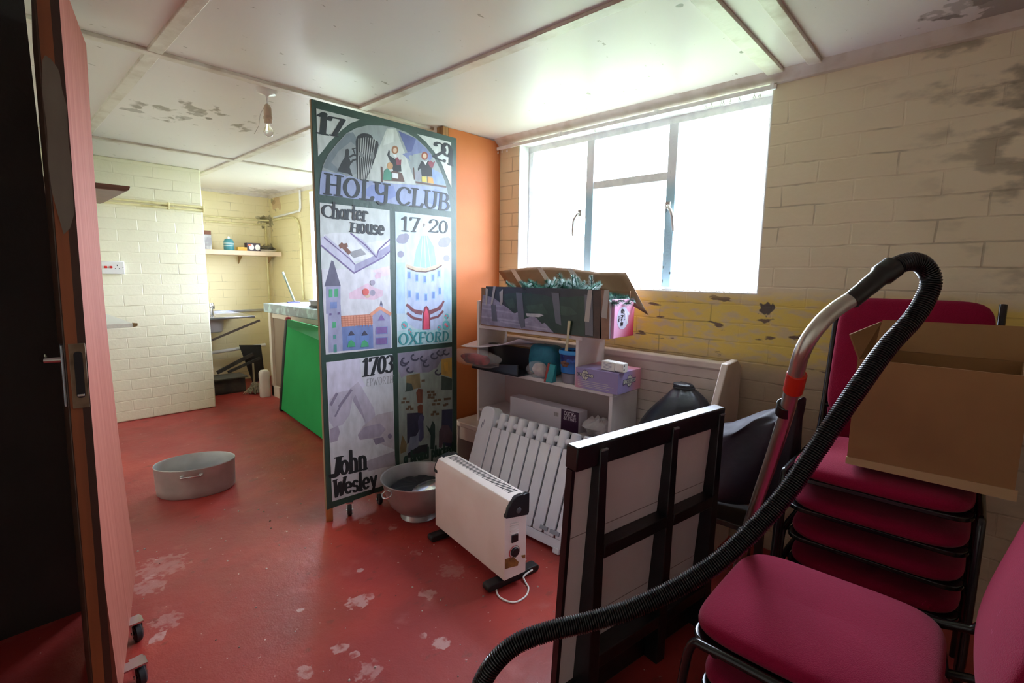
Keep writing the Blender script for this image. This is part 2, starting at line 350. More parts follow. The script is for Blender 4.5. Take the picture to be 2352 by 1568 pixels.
trim_m = M('trim_gloss', rgb(224, 216, 206), .35, c2=rgb(196, 180, 164), scale=9, lo=.45, hi=.75, bump=.15, bscale=30)
dark_m = M('dark_wall', rgb(36, 28, 23), .7, c2=rgb(30, 24, 20), scale=5, bump=.2)
back_m = M('cream_wall', rgb(236, 226, 206), .6, c2=rgb(226, 214, 190), scale=3)

struct(MB().box(-1.4, 2.95, -2.1, 7.1, -.1, 0).build('floor', floor_m))
struct(MB().box(-1.4, 2.95, -2.1, 7.1, 2.39, 2.5).build('ceiling', ceil_m))
# window wall, one mesh with two openings
WY0, WY1, WZ0, WZ1 = .82, 2.49, 1.332, 2.335
KY0, KY1, KZ0, KZ1 = 4.55, 5.78, 1.09, 2.335
def wall_pieces(lo, hi, holes):
    mb = MB(); y = lo
    for a, b, z0, z1 in holes:
        mb.box(2.72, 2.95, y, a, 0, 2.39); mb.box(2.72, 2.95, a, b, 0, z0); mb.box(2.72, 2.95, a, b, z1, 2.39); y = b
    mb.box(2.72, 2.95, y, hi, 0, 2.39); return mb
struct(wall_pieces(-2.1, 2.70, [(WY0, WY1, WZ0, WZ1)]).build('wall_right', wall_w.m))
struct(wall_pieces(2.70, 7.1, [(KY0, KY1, KZ0, KZ1)]).build('wall_right_kitchen', wall_k2.m))
struct(MB().box(1.58, 2.72, 6.93, 7.1, 0, 2.39).build('wall_back', wall_k.m))
struct(MB().box(.17, 1.59, 5.69, 7.1, 0, 2.39).build('chimney_breast', wall_c.m, bevel=.012))
struct(MB().box(.05, .17, 2.661, 7.1, 0, 2.39).build('wall_left_kitchen', wall_c.m))
struct(MB().box(-1.4, .205, 2.60, 2.66, 0, 2.39).build('wall_left', dark_m))
struct(MB().box(-1.15, -1.0, -2.1, 2.6, 0, 2.39).build('wall_side', back_m))
struct(MB().box(-1.4, 2.72, -2.2, -2.0, 0, 2.39).build('wall_front', back_m))
# orange partition stub between board and window wall
orange = M('orange_hardboard', rgb(206, 122, 70), .55, spec=.3, c2=rgb(190, 108, 60), scale=2.5, lo=.3, hi=.7, bump=.04, bscale=90)
ply_edge = M('plywood_edge', rgb(168, 120, 78), .7, c2=rgb(120, 82, 54), scale=30, stretch=(1, 1, .05))
p = struct(MB().add([(2.267, 2.720, 2.397), (2.719, 2.675, 2.372), (2.719, 2.675, 0.0), (2.25, 2.72, 0.0), (2.25, 2.76, 0), (2.719, 2.73, 0), (2.719, 2.73, 2.372), (2.25, 2.76, 2.386)],
   [(0, 1, 2, 3), (7, 6, 1, 0), (4, 5, 6, 7), (0, 3, 4, 7), (3, 2, 5, 4), (1, 6, 5, 2)]).build('wall_partition', orange))
struct(MB().box(2.205, 2.25, 2.705, 2.77, 0, 2.386).build('trim_partition_post', ply_edge))
# ceiling battens, each strip its own moulding
n = 0
def batten(x0, x1, y0, y1, d=.014):
    global n; n += 1
    struct(MB().box(x0, x1, y0, y1, 2.39-d, 2.391).build('trim_%d' % n, trim_m, bevel=.003))
for x in (.605, 1.636):
    for y0, y1 in ((-2, .612), (.665, .765), (.84, 2.795), (2.85, 4.90), (4.955, 5.69 if x < 1 else 6.9)): batten(x, x+.057, y0, y1)
for y, x1 in ((.612, 2.665), (.767, 2.665), (2.795, 2.2), (4.9, 2.715)): batten(.17 if y > 2.7 else -1.3, x1, y, y+(.073 if abs(y-.767) < .01 else .053), .016)
n += 1
struct(MB().prism([(2.655, 2.391), (2.72, 2.391), (2.72, 2.342), (2.700, 2.346)], XZ, -2.0, 2.68).build('trim_%d' % n, trim_m))
n += 1
struct(MB().prism([(2.69, 2.391), (2.72, 2.391), (2.72, 2.352)], XZ, 2.78, 6.93).build('trim_%d' % n, trim_m))
n += 1
struct(MB().box(1.59, 2.69, 6.90, 6.93, 2.36, 2.391).build('trim_%d' % n, trim_m))

# ---------------------------------------------------------------- windows
white_frame = M('window_white', rgb(244, 244, 246), .35, c2=rgb(224, 224, 230), scale=14, lo=.45, hi=.7, bump=.25, bscale=40)
k = NB('window_peeling_blue')
pe = k.step(k.math('ADD', k.noise(9, 5), k.math('MULTIPLY', k.z, -.16)), .20, .26)
c = k.mix(k.step(k.noise(4, 3), .4, .6), rgb(240, 240, 246), rgb(228, 228, 238))
c = k.mix(k.step(k.z, 2.02, 1.9), c, rgb(176, 212, 232))
c = k.mix(k.math('MULTIPLY', k.step(k.noise(13, 5, stretch=(1, 1, .5)), .60, .63), k.step(k.z, 2.1, 1.9)), c, rgb(90, 108, 116))
k.l.new(c, k.b.inputs['Base Color']); k.b.inputs['Roughness'].default_value = .4; k.bump(k.noise(30, 5), .4, .01); blue_frame = k.m
reveal_m = M('reveal_white', rgb(240, 240, 240), .5, c2=rgb(220, 218, 214), scale=8, bump=.3, bscale=30)
g, gn, gl_, gb = nt('window_glass')
tr = gn.new('ShaderNodeBsdfTransparent'); gs = gn.new('ShaderNodeBsdfGlossy'); gs.inputs['Roughness'].default_value = .03
mx = gn.new('ShaderNodeMixShader'); lw = gn.new('ShaderNodeLayerWeight'); pw = gn.new('ShaderNodeMath'); pw.operation = 'POWER'; pw.inputs[1].default_value = 5; fr = gn.new('ShaderNodeMath'); fr.operation = 'MULTIPLY_ADD'; fr.inputs[1].default_value = .5; fr.inputs[2].default_value = .03; gl_.new(lw.outputs['Facing'], pw.inputs[0]); gl_.new(pw.outputs[0], fr.inputs[0])
gl_.new(fr.outputs[0], mx.inputs[0]); gl_.new(tr.outputs[0], mx.inputs[1]); gl_.new(gs.outputs[0], mx.inputs[2])
gl_.new(mx.outputs[0], gn['Material Output'].inputs[0]); glass_m = g
metal_h = M('pale_metal', rgb(190, 186, 180), .4, .6)
def window(name, y0, y1, z0, z1, mull, trans, blue, handles):
    X0, X1 = 2.825, 2.865
    w = bpy.data.objects.new(name, None); COL.objects.link(w); w.location = (0, 0, 0); struct(w)
    fr = MB(); b = .045
    fr.box(X0, X1, y0, y1, z1-b, z1); fr.box(X0, X1, y0, y1, z0, z0+.025); fr.box(X0, X1, y0, y0+b, z0+.025, z1-b); fr.box(X0, X1, y1-b, y1, z0+.025, z1-b)
    fr.build('window_frame', white_frame, w, bevel=.004)
    rv = MB(); t = .006
    rv.box(2.722, X0, y0, y1, z1-t, z1+.0); rv.box(2.722, X0, y0, y1, z0, z0+t); rv.box(2.722, X0, y0, y0+t, z0+t, z1-t); rv.box(2.722, X0, y1-t, y1, z0+t, z1-t)
    rv.build('reveal', reveal_m, w)
    edges = [y0+b]+[e for m in mull for e in m]+[y1-b]
    for a, c in mull: MB().box(X0-.012, X1, a, c, z0+.025, z1-b).build('mullion', blue, w, bevel=.004)
    for i in range(0, len(edges), 2):
        ya, yb = edges[i], edges[i+1]
        if trans and i == trans[0]:
            MB().box(X0-.008, X1, ya, yb, trans[1], trans[2]).build('transom', white_frame, w, bevel=.004)
            MB().box(2.842, 2.846, ya, yb, z0+.025, trans[1]).build('pane', glass_m, w); MB().box(2.842, 2.846, ya, yb, trans[2], z1-b).build('pane', glass_m, w)
        else: MB().box(2.842, 2.846, ya, yb, z0+.025, z1-b).build('pane', glass_m, w)
    for y, z, s in handles:
        h = MB().box(2.795, 2.815, y-.014, y+.014, z-.02, z+.02)
        h.tube(smoothpath([(2.80, y, z), (2.785, y+.01*s, z-.01), (2.78, y+.035*s, z-.05), (2.785, y+.045*s, z-.12), (2.79, y+.047*s, z-.15)], 5), [.007+.003*math.sin(PI*i/20) for i in range(21)], 8)
        h.build('handle', metal_h, w, smooth=True)
window('window_1', WY0, WY1, WZ0, WZ1, [(1.342, 1.399), (1.911, 1.969)], (2, 1.977, 2.026), blue_frame, [(2.0, 1.83, 1), (1.375, 1.83, -1)])
window('window_2', KY0, KY1, KZ0, KZ1, [(5.13, 5.19)], None, white_frame, [])
# crumbs of paint along the sill
cr = MB(); q = random.Random(3)
for i in range(90):
    y = q.uniform(.85, 1.75); x = q.uniform(2.73, 2.81); s = q.uniform(.002, .006); cr.box(x, x+s, y, y+s*1.6, WZ0+.006, WZ0+.006+s*.7)
o = cr.build('paint_flakes', M('flake', rgb(150, 132, 110), .8)); tag(o, 'loose flakes of old paint lying on the window sill', 'paint flakes'); o['kind'] = 'stuff'
# curtain rail with runners
t = thing('curtain_rail', (2.69, .8, 2.33), 'white curtain rail running along the top of the large window', 'curtain rail')
MB().box(-.006, .006, 0, 1.95, -.016, .006).build('rail', white_frame, t, bevel=.002)
for y in (.02, .62, 1.3, 1.92): MB().box(-.01, .028, y-.008, y+.008, -.01, .012).build('bracket', white_frame, t)
for y in (.10, .17, .215, .25, .26, .31, .34, .83, 1.03, 1.78, 1.83, 1.87, 1.9, 1.93, .075):
    MB().tube([(0, y, -.012), (0, y, -.022)]+[(0, y+.005*math.sin(a*PI/4), -.028-.006*(1-math.cos(a*PI/4))/1) for a in range(8)]+[(0, y, -.022)], .0016, 6).build('runner_hook', white_frame, t)

# ---------------------------------------------------------------- grass field outside
grass = M('grass_field', rgb(92, 110, 74), .9, c2=rgb(106, 122, 86), scale=.6)
struct(MB().add([(3.2, -30, -.4), (45, -30, -.4), (45, 36, -.4), (3.2, 36, -.4)], [(0, 1, 2, 3)]).build('ground_outside', grass))

# ---------------------------------------------------------------- door by the camera
door_face = M('door_brown', rgb(74, 50, 36), .45, c2=rgb(62, 42, 30), scale=3)
door_edge = M('door_edge_wood', rgb(140, 76, 40), .5, c2=rgb(112, 58, 30), scale=14, stretch=(1, 1, .08))
door_dark = M('door_edge_dark', rgb(66, 38, 26), .45, c2=rgb(50, 30, 22), scale=10, stretch=(1, 1, .1))
d = bpy.data.objects.new('door_1', None); COL.objects.link(d); struct(d)
d.location = (.108, 1.63, 0); d.rotation_euler = (0, R(1.05), R(-3.6))      # local x: thickness, local y: leaf width away from us
MB().box(0, .043, .004, .62, .008, 2.12).build('leaf', door_face, d, bevel=.002)
MB().box(.004, .027, -.001, .004, .008, 2.12).build('edge_strip', door_edge, d)
MB().box(.027, .043, -.001, .004, .008, 2.12).build('edge_lipping', door_dark, d)
kk = NB('grey_primer_smear')
c = kk.mix(kk.noise(20, 5, stretch=(1, 1, .25)), rgb(124, 112, 98), rgb(84, 72, 60)); kk.l.new(c, kk.b.inputs['Base Color']); kk.b.inputs['Roughness'].default_value = .7
pm = MB(); lf = [(.003, 1.60), (.001, 1.66), (.004, 1.74), (.001, 1.82), (.005, 1.89), (.011, 1.905), (.020, 1.90), (.030, 1.885)]; rt = [(.041, 1.60), (.042, 1.66), (.040, 1.72), (.042, 1.80), (.036, 1.835), (.034, 1.87), (.032, 1.88), (.0305, 1.884)]
lo = [(.018, 1.50), (.014, 1.52), (.010, 1.55), (.006, 1.58)]
pm.add([(x, -.0016, z) for x, z in lf]+[(x, -.0016, z) for x, z in rt], [(i, i+1, 9+i, 8+i) for i in range(7)])
pm.add([(.003, -.0016, 1.60), (.041, -.0016, 1.60), (.040, -.0016, 1.55), (.030, -.0016, 1.515), (.018, -.0016, 1.50), (.010, -.0016, 1.55)], [(0, 1, 2, 3, 4, 5)])
pm.build('primer_smear', kk.m, d, label='grey patch of bare primer')
brass = M('worn_lock_metal', rgb(132, 112, 90), .42, .5, c2=rgb(104, 86, 66), scale=20)
chrome = M('chrome', rgb(205, 205, 208), .18, 1)
dblack = M('lock_dark', rgb(12, 10, 10), .6)
MB().box(.009, .041, -.0035, 0, 1.070, 1.234).build('lock_plate', brass, d, bevel=.001, label='worn metal lock plate')
lk = MB(); lk.prism(rrect(.017, .118, .008, 5, .026, 1.155), lambda u, v, dd: (u, dd, v), -.0042, -.003).build('lock_slot', dblack, d)
MB().box(.019, .033, -.0055, -.003, 1.100, 1.106).build('latch', chrome, d, bevel=.001)
h = MB().box(-.006, .0, .012, .050, 1.074, 1.230).build('handle_plate', M('plate_grey', rgb(160, 165, 172), .35, .7), d, bevel=.002)
MB().tube([(-.004, .03, 1.192), (-.034, .03, 1.192), (-.037, .05, 1.192), (-.037, .12, 1.190)], [.008, .0075, .008, .007], 12).build('handle_lever', chrome, h, smooth=True)

# ---------------------------------------------------------------- wiring on the ceiling and walls
white_pl = M('white_plastic', rgb(236, 234, 230), .35)
cream_pl = M('yellowed_plastic', rgb(212, 196, 176), .4)
t = thing('pendant_light', (1.161, 2.92, 2.39), 'bare bulb pendant light hanging from a white ceiling rose', 'light')
MB().lathe([(.052, 0), (.052, -.012), (.045, -.024), (.012, -.032), (.006, -.04)], seg=24).build('ceiling_rose', white_pl, t, smooth=True)
MB().tube([(0, 0, -.035), (.002, 0, -.09)], .004, 8).build('flex', white_pl, t)
MB().lathe([(.006, -.075), (.016, -.085), (.02, -.1), (.02, -.14), (.023, -.142), (.023, -.155), (.02, -.157), (.02, -.175), (.012, -.178)], seg=20).build('lamp_holder', cream_pl, t, smooth=True)
clear = M('clear_glass', (1, 1, 1, 1), .02, trans=1, spec=.5)
MB().lathe([(.011, -.175), (.012, -.19), (.022, -.207), (.026, -.222), (.02, -.238), (.008, -.246), (.0, -.247)], seg=20).build('bulb', clear, t, smooth=True)
cob = MB().tube([(-.075, .0, -.245), (-.05, .0, -.2), (-.04, 0, -.14), (-.02, 0, -.1)], .0012, 5).build('cobweb', M('cobweb_grey', rgb(170, 165, 155), .9, alpha=.35), t)
pipe_m = M('painted_pipe', rgb(238, 228, 176), .4, c2=rgb(206, 190, 130), scale=10, lo=.5, hi=.75)
t = thing('wall_pipes', (.6, 5.67, 2.03), 'pair of thin cream painted pipes across the chimney breast', 'pipes')
for dz in (0, -.035): MB().tube([(-.4, 0, dz), (1.0, 0, dz)], .0105, 10).build('pipe', pipe_m, t, smooth=True)
for x in (.16, .7, .99): MB().box(x-.008, x+.008, -.014, .02, -.05, .014).build('clip', pipe_m, t, bevel=.003)
t = thing('wall_conduit', (2.0, 6.91, 2.06), 'cream painted conduits along the kitchen back wall above the shelf', 'conduit')
for dz in (0, -.06): MB().tube([(-.41, 0, dz), (.55, 0, dz+.005), (.69, -.01, dz+.01)], .011, 10).build('pipe', pipe_m, t, smooth=True)
t = thing('corner_conduit', (2.70, 6.88, 2.07), 'cream conduit dropping down the kitchen corner beside the shelf', 'conduit')
MB().tube([(-.05, .03, -.03), (-.05, .03, -1.05)], .012, 10).build('pipe', pipe_m, t, smooth=True)
t = thing('bent_conduit', (2.70, 6.8, 2.07), 'cream conduit bending down beside the kitchen window', 'conduit')
MB().tube(smoothpath([(0, 0, 0), (0, -.5, 0), (0, -.72, -.05), (0, -.78, -.25), (0, -.79, -1.0)], 6), .012, 10).build('pipe', pipe_m, t, smooth=True)
MB().tube([(0, -.05, .03), (0, -.80, .06), (0, -.82, .1), (0, -.83, .3)], .013, 10).build('upper_pipe', white_pl, t, smooth=True)
t = thing('wall_trunking', (.70, 5.685, 1.48), 'narrow white trunking rising above the wall socket', 'trunking')
MB().box(-.012, .012, -.012, 0, 0, .5).build('trunking_strip', pipe_m, t, bevel=.002)
t = thing('double_socket', (.845, 5.69, 1.425), 'white cooker socket with two red switches on the chimney breast', 'socket')
MB().box(-.085, .078, -.03, 0, -.055, .058).build('face_plate', white_pl, t, bevel=.005)
red = M('red_switch', rgb(205, 40, 36), .35)
for x in (-.055, -.018): MB().box(x-.010, x+.010, -.036, -.028, -.004, .016).build('switch', red, t, bevel=.002, label='red rocker switch')
MB().box(.024, .030, -.0308, -.029, .016, .028).box(.008, .016, -.0308, -.029, -.008, -.003).box(.036, .044, -.0308, -.029, -.008, -.003).build('socket_holes', dblack, t)
MB().box(.064, .070, -.0308, -.029, 0, .006).build('screw', dblack, t)

# ================================================================ painted display board on casters
ART = [('arch','p','pale',1,[(1267,2246),(1516,2247),(1458,2217),(1400,2165),(1335,2097),(1295,2044),(1267,2010)],0),
('arch','p','pale',1,[(1896,2250),(2162,2253),(2164,1972),(2135,2020),(2085,2107),(2024,2172),(1960,2218)],0),
('arch','p','skygrey',1,[(1267,1819),(1274,1897),(1292,1970),(1325,2032),(1374,2094),(1432,2159),(1491,2198),(1560,2227),(1658,2246),(1732,2252),(1818,2244),(1888,2224),(1960,2185),(2024,2135),(2073,2071),(2112,2000),(2146,1900),(2158,1820)],0),
('arch','p','slate',2,[(1290,1959),(1325,2028),(1374,2090),(1432,2155),(1469,2172),(1489,2149),(1484,1987),(1449,1930),(1376,1941)],0),
('arch','p','slate2',3,[(1339,1992),(1381,2056),(1455,2120),(1485,2104),(1485,1957),(1424,1930)],0),
('arch','p','band',2,[(1267,1819),(1274,1897),(1285,1941),(1384,1942),(1542,1927),(1734,1938),(1989,1957),(2121,1966),(2146,1900),(2158,1820)],0),
('arch','p','band2',3,[(1506,1855),(1577,1910),(1725,1922),(1743,1869),(1647,1818)],0),
('arch','p','band2',3,[(1945,1860),(1967,1921),(2033,1946),(2100,1929),(2146,1856),(2146,1825)],0),
('arch','p','ray',3,[(1685,2237),(1746,2250),(1884,1952),(1725,1936),(1543,1932)],0),
('arch','p','rayw',4,[(1692,2235),(1731,2243),(1730,2173),(1655,2136)],0),
('arch','p','violet',3,[(1762,2240),(1888,2222),(1929,2196),(1877,2162),(1861,2119),(1831,2121)],0),
('arch','p','violet2',3,[(1888,2220),(1970,2175),(2013,2137),(1991,2108),(1928,2147),(1831,2113),(1845,2084),(1786,2114),(1856,2142)],0),
('arch','p','blue',3,[(1996,2067),(2084,2047),(2118,1983),(2022,1970),(2006,2019)],0),
('arch','p','black',4,[(1489,2141),(1490,2147),(1493,2152),(1496,2157),(1502,2163),(1508,2167),(1515,2172),(1523,2176),(1532,2179),(1541,2181),(1550,2182),(1559,2183),(1567,2182),(1574,2181),(1581,2179),(1586,2175),(1590,2171),(1592,2167),(1593,2162),(1624,2153),(1628,2135),(1610,2075),(1580,2002),(1544,1932),(1488,1928),(1484,2031),(1485,2126)],0),
('arch','l','bars',5,[(1504,2145),(1494,1929)],2.6),
('arch','l','bars',5,[(1519,2150),(1504,1930)],2.6),
('arch','l','bars',5,[(1534,2155),(1513,1931)],2.6),
('arch','l','bars',5,[(1548,2160),(1523,1933)],2.6),
('arch','l','bars',5,[(1563,2161),(1532,1934)],2.6),
('arch','l','bars',5,[(1578,2162),(1542,1936)],2.6),
('arch','l','bars',5,[(1593,2163),(1551,1937)],2.6),
('arch','l','bars',5,[(1608,2163),(1561,1938)],2.6),
('arch','p','smoke',5,[(1495,2062),(1513,2080),(1538,2062),(1520,2044)],0),
('arch','p','smoke',5,[(1573,2076),(1595,2095),(1599,2065),(1581,2039)],0),
('arch','p','black',4,[(1423,2074),(1439,2080),(1445,2068),(1440,2041),(1452,2012),(1444,1984),(1462,1937),(1433,1949),(1370,1951),(1396,2001),(1415,2030)],0),
('arch','l','black',4,[(1446,2039),(1470,2054),(1486,2053)],5),
('arch','l','black',4,[(1447,2003),(1465,2024),(1493,2036)],5),
('arch','l','black',4,[(1467,2086),(1478,2059)],4),
('arch','l','black',4,[(1462,2082),(1483,2091)],3),
('arch','p','black',4,[(1691,2112),(1695,2124),(1702,2114),(1700,2090),(1728,2080),(1776,2064),(1780,2013),(1726,2001),(1701,2060),(1683,2091)],0),
('arch','p','hair',4,[(1761,2132),(1759,2123),(1753,2115),(1745,2108),(1736,2105),(1727,2105),(1719,2109),(1714,2115),(1713,2124),(1715,2133),(1720,2142),(1728,2148),(1737,2152),(1746,2151),(1754,2148),(1759,2141)],0),
('arch','p','skin',5,[(1749,2129),(1748,2123),(1745,2118),(1741,2114),(1736,2112),(1731,2112),(1728,2114),(1725,2119),(1724,2124),(1725,2130),(1728,2135),(1732,2139),(1737,2141),(1742,2141),(1746,2139),(1748,2134)],0),
('arch','p','white',5,[(1723,2102),(1747,2103),(1742,2086),(1728,2092)],0),
('arch','p','maroon',5,[(1737,2081),(1755,2092),(1766,2075),(1780,2081),(1777,2050),(1746,2044)],0),
('arch','p','brown',4,[(1698,1998),(1726,2009),(1784,2006),(1801,1957),(1650,1942),(1706,1959)],0),
('arch','p','white',5,[(1715,1998),(1757,1998),(1756,1968),(1716,1968)],0),
('arch','p','green2',5,[(1661,1999),(1687,2019),(1712,1991),(1708,1951),(1650,1947)],0),
('arch','p','ochre',5,[(1721,2036),(1720,2028),(1715,2020),(1708,2015),(1700,2012),(1692,2012),(1686,2016),(1681,2022),(1680,2029),(1682,2037),(1686,2044),(1693,2050),(1701,2053),(1709,2052),(1716,2049),(1720,2043)],0),
('arch','l','brown',5,[(1645,2016),(1646,1935)],6),
('arch','p','black',4,[(1925,2097),(1959,2095),(1980,2111),(2004,2085),(2010,2018),(1926,2007),(1922,2056),(1900,2036),(1898,2048)],0),
('arch','p','hair2',4,[(1976,2137),(1974,2127),(1969,2118),(1960,2112),(1951,2108),(1941,2108),(1933,2112),(1927,2119),(1926,2128),(1928,2138),(1933,2147),(1941,2154),(1951,2157),(1961,2157),(1969,2153),(1975,2146)],0),
('arch','p','skin',5,[(1966,2135),(1965,2129),(1962,2123),(1957,2119),(1952,2117),(1946,2118),(1942,2120),(1939,2124),(1938,2130),(1939,2136),(1942,2141),(1947,2145),(1952,2147),(1957,2147),(1962,2144),(1965,2140)],0),
('arch','p','white',5,[(1933,2105),(1957,2078),(1975,2110),(1955,2098)],0),
('arch','p','maroon',5,[(1976,2097),(1997,2113),(2015,2104),(2032,2115),(2012,2070),(1991,2071)],0),
('arch','p','yellow',5,[(1926,2005),(1963,2011),(1966,1975),(1928,1976)],0),
('arch','p','yellow2',5,[(1971,2012),(2012,2011),(2020,1977),(1970,1975)],0),
('arch','l','brown',4,[(1884,1966),(2118,1970)],6),
('arch','p','greyb',4,[(1927,2011),(1925,2000),(1919,1990),(1910,1983),(1900,1979),(1889,1980),(1881,1985),(1875,1993),(1873,2003),(1875,2014),(1881,2024),(1890,2031),(1900,2035),(1911,2035),(1920,2030),(1925,2022)],0),
('arch','l','brown',4,[(1867,2047),(1872,1983)],5),
('arch','t','ink',5,[(1294,1826),(1684,1821),(1303,1930)],('HOLY',0.17,0.06,0.06)),
('arch','t','ink',5,[(1737,1819),(2141,1823),(1748,1925)],('CLUB',0.17,0.06,0.06)),
('arch','t','ink',5,[(1270,2127),(1325,2128),(1283,2232)],('1',0.26,0.06,0.06)),
('arch','t','ink',5,[(1325,2130),(1415,2134),(1334,2223)],('7',0.24,0.06,0.06)),
('arch','t','ink',5,[(2013,2137),(2107,2119),(2027,2239)],('2',0.2,0.06,0.06)),
('arch','t','ink',5,[(2085,2120),(2165,2111),(2091,2243)],('9',0.2,0.06,0.06)),
('book','p','pale',1,[(1267,1778),(1693,1780),(1692,1640),(1687,1436),(1262,1429),(1263,1626)],0),
('book','p','lilac',1,[(1263,1431),(1688,1438),(1694,963),(1269,968)],0),
('book','p','pagew',2,[(1278,1612),(1345,1628),(1431,1630),(1532,1583),(1689,1615),(1686,1571),(1603,1539),(1584,1506),(1455,1475),(1410,1493)],0),
('book','p','page',3,[(1268,1597),(1293,1610),(1427,1509),(1459,1460),(1453,1413),(1266,1550)],0),
('book','p','pageb',3,[(1459,1460),(1584,1514),(1597,1495),(1588,1471),(1453,1411)],0),
('book','p','pageb',3,[(1598,1499),(1612,1539),(1690,1583),(1689,1538),(1640,1516),(1634,1496),(1583,1470)],0),
('book','l','violetd',4,[(1267,1555),(1453,1413),(1639,1504),(1689,1542)],4),
('book','l','violetd',4,[(1439,1631),(1532,1567),(1598,1503),(1613,1547),(1689,1611)],4),
('book','l','violetd',4,[(1285,1598),(1426,1493),(1459,1460)],3),
('book','p','shade',3,[(1439,1631),(1515,1597),(1603,1515),(1566,1521),(1489,1580)],0),
('book','l','greyi',4,[(1427,1524),(1501,1546)],4),
('book','l','greyi',4,[(1434,1518),(1508,1540)],4),
('book','l','greyi',4,[(1441,1512),(1514,1534)],4),
('book','l','greyi',4,[(1447,1506),(1521,1528)],4),
('book','l','greyi',4,[(1454,1500),(1528,1522)],4),
('book','l','brown2',4,[(1381,1567),(1426,1525)],12),
('book','l','brown2',4,[(1375,1555),(1412,1565)],11),
('book','t','ink',5,[(1273,1707),(1340,1701),(1280,1772)],('C',0.2,0.06,0.06)),
('book','t','ink',5,[(1330,1704),(1543,1706),(1338,1786)],('harter',0.14,0.08,0.0)),
('book','t','ink',5,[(1433,1639),(1492,1634),(1440,1689)],('H',0.24,0.06,0.06)),
('book','t','ink',5,[(1492,1636),(1650,1634),(1498,1720)],('ouse',0.15,0.08,0.06)),
('book','p','towerroof',2,[(1320,1479),(1332,1475),(1370,1340),(1275,1339)],0),
('book','p','tower',2,[(1283,1338),(1368,1340),(1363,1188),(1279,1192)],0),
('book','p','tower',2,[(1288,1239),(1366,1237),(1369,978),(1286,977)],0),
('book','p','green3',3,[(1300,1324),(1321,1325),(1319,1280),(1298,1279)],0),
('book','p','green3',3,[(1332,1325),(1355,1327),(1353,1283),(1330,1282)],0),
('book','p','blue2',3,[(1305,1254),(1344,1254),(1342,1218),(1304,1218)],0),
('book','p','green3',3,[(1314,1145),(1334,1145),(1333,1112),(1312,1111)],0),
('book','p','green4',3,[(1316,1073),(1333,1073),(1332,1050),(1315,1049)],0),
('book','p','green4',3,[(1316,1018),(1334,1018),(1333,974),(1314,974)],0),
('book','p','violetd',3,[(1297,1193),(1310,1194),(1310,1182),(1297,1181)],0),
('book','p','violetd',3,[(1345,1196),(1360,1197),(1359,1184),(1345,1183)],0),
('book','p','blue2',3,[(1307,1239),(1344,1239),(1343,1220),(1306,1220)],0),
('book','p','housebl',2,[(1369,1114),(1563,1114),(1565,972),(1369,978)],0),
('book','p','orange',3,[(1366,1176),(1560,1176),(1564,1116),(1367,1114)],0),
('book','l','orange2',4,[(1367,1172),(1562,1174)],1.5),
('book','l','orange2',4,[(1367,1160),(1562,1161)],1.5),
('book','l','orange2',4,[(1366,1148),(1562,1148)],1.5),
('book','l','orange2',4,[(1366,1136),(1561,1136)],1.5),
('book','l','orange2',4,[(1366,1124),(1561,1123)],1.5),
('book','l','orange2',4,[(1371,1175),(1372,1117)],1.5),
('book','l','orange2',4,[(1388,1174),(1390,1116)],1.5),
('book','l','orange2',4,[(1406,1173),(1407,1115)],1.5),
('book','l','orange2',4,[(1423,1173),(1425,1113)],1.5),
('book','l','orange2',4,[(1441,1172),(1443,1112)],1.5),
('book','l','orange2',4,[(1459,1171),(1461,1111)],1.5),
('book','l','orange2',4,[(1477,1170),(1479,1110)],1.5),
('book','l','orange2',4,[(1496,1169),(1497,1108)],1.5),
('book','l','orange2',4,[(1514,1168),(1516,1107)],1.5),
('book','l','orange2',4,[(1533,1167),(1535,1106)],1.5),
('book','l','orange2',4,[(1552,1166),(1554,1105)],1.5),
('book','p','tower',3,[(1563,1175),(1614,1211),(1681,1170),(1686,961),(1563,970)],0),
('book','l','orange',4,[(1552,1173),(1614,1211),(1683,1171)],10),
('book','p','purple',4,[(1598,1136),(1621,1173),(1646,1135)],0),
('book','p','blue2',4,[(1582,1099),(1663,1097),(1662,1052),(1581,1055)],0),
('book','p','purple',5,[(1586,1096),(1657,1094),(1656,1056),(1585,1058)],0),
('book','p','blue2',4,[(1581,1036),(1662,1033),(1661,989),(1579,993)],0),
('book','p','purple',5,[(1584,1032),(1655,1030),(1655,993),(1583,996)],0),
('book','p','blue3',3,[(1397,1063),(1450,1062),(1448,994),(1396,995)],0),
('book','p','ink2',4,[(1404,1061),(1424,1090),(1447,1062)],0),
('book','p','green3',4,[(1398,997),(1406,1027),(1422,1038),(1445,1017),(1448,995)],0),
('book','p','blue3',3,[(1479,1056),(1535,1055),(1533,985),(1479,987)],0),
('book','p','ink2',4,[(1487,1054),(1508,1084),(1531,1055)],0),
('book','p','green3',4,[(1481,989),(1489,1019),(1506,1030),(1530,1010),(1533,987)],0),
('book','p','towerroof',2,[(1611,1224),(1622,1260),(1634,1225)],0),
('book','p','tower',2,[(1614,1224),(1633,1225),(1634,1198),(1613,1195)],0),
('book','p','handp',2,[(1418,1301),(1472,1327),(1535,1355),(1579,1330),(1635,1313),(1634,1281),(1577,1258),(1505,1264),(1419,1270)],0),
('book','p','handp',2,[(1581,1395),(1600,1419),(1628,1415),(1622,1387),(1594,1379)],0),
('book','p','handp2',1,[(1564,1426),(1638,1448),(1686,1457),(1686,1403),(1637,1395)],0),
('book','p','reddot',4,[(1543,1305),(1541,1297),(1537,1291),(1529,1286),(1521,1285),(1513,1287),(1506,1291),(1502,1298),(1501,1306),(1502,1314),(1507,1320),(1514,1325),(1522,1326),(1531,1324),(1537,1320),(1542,1313)],0),
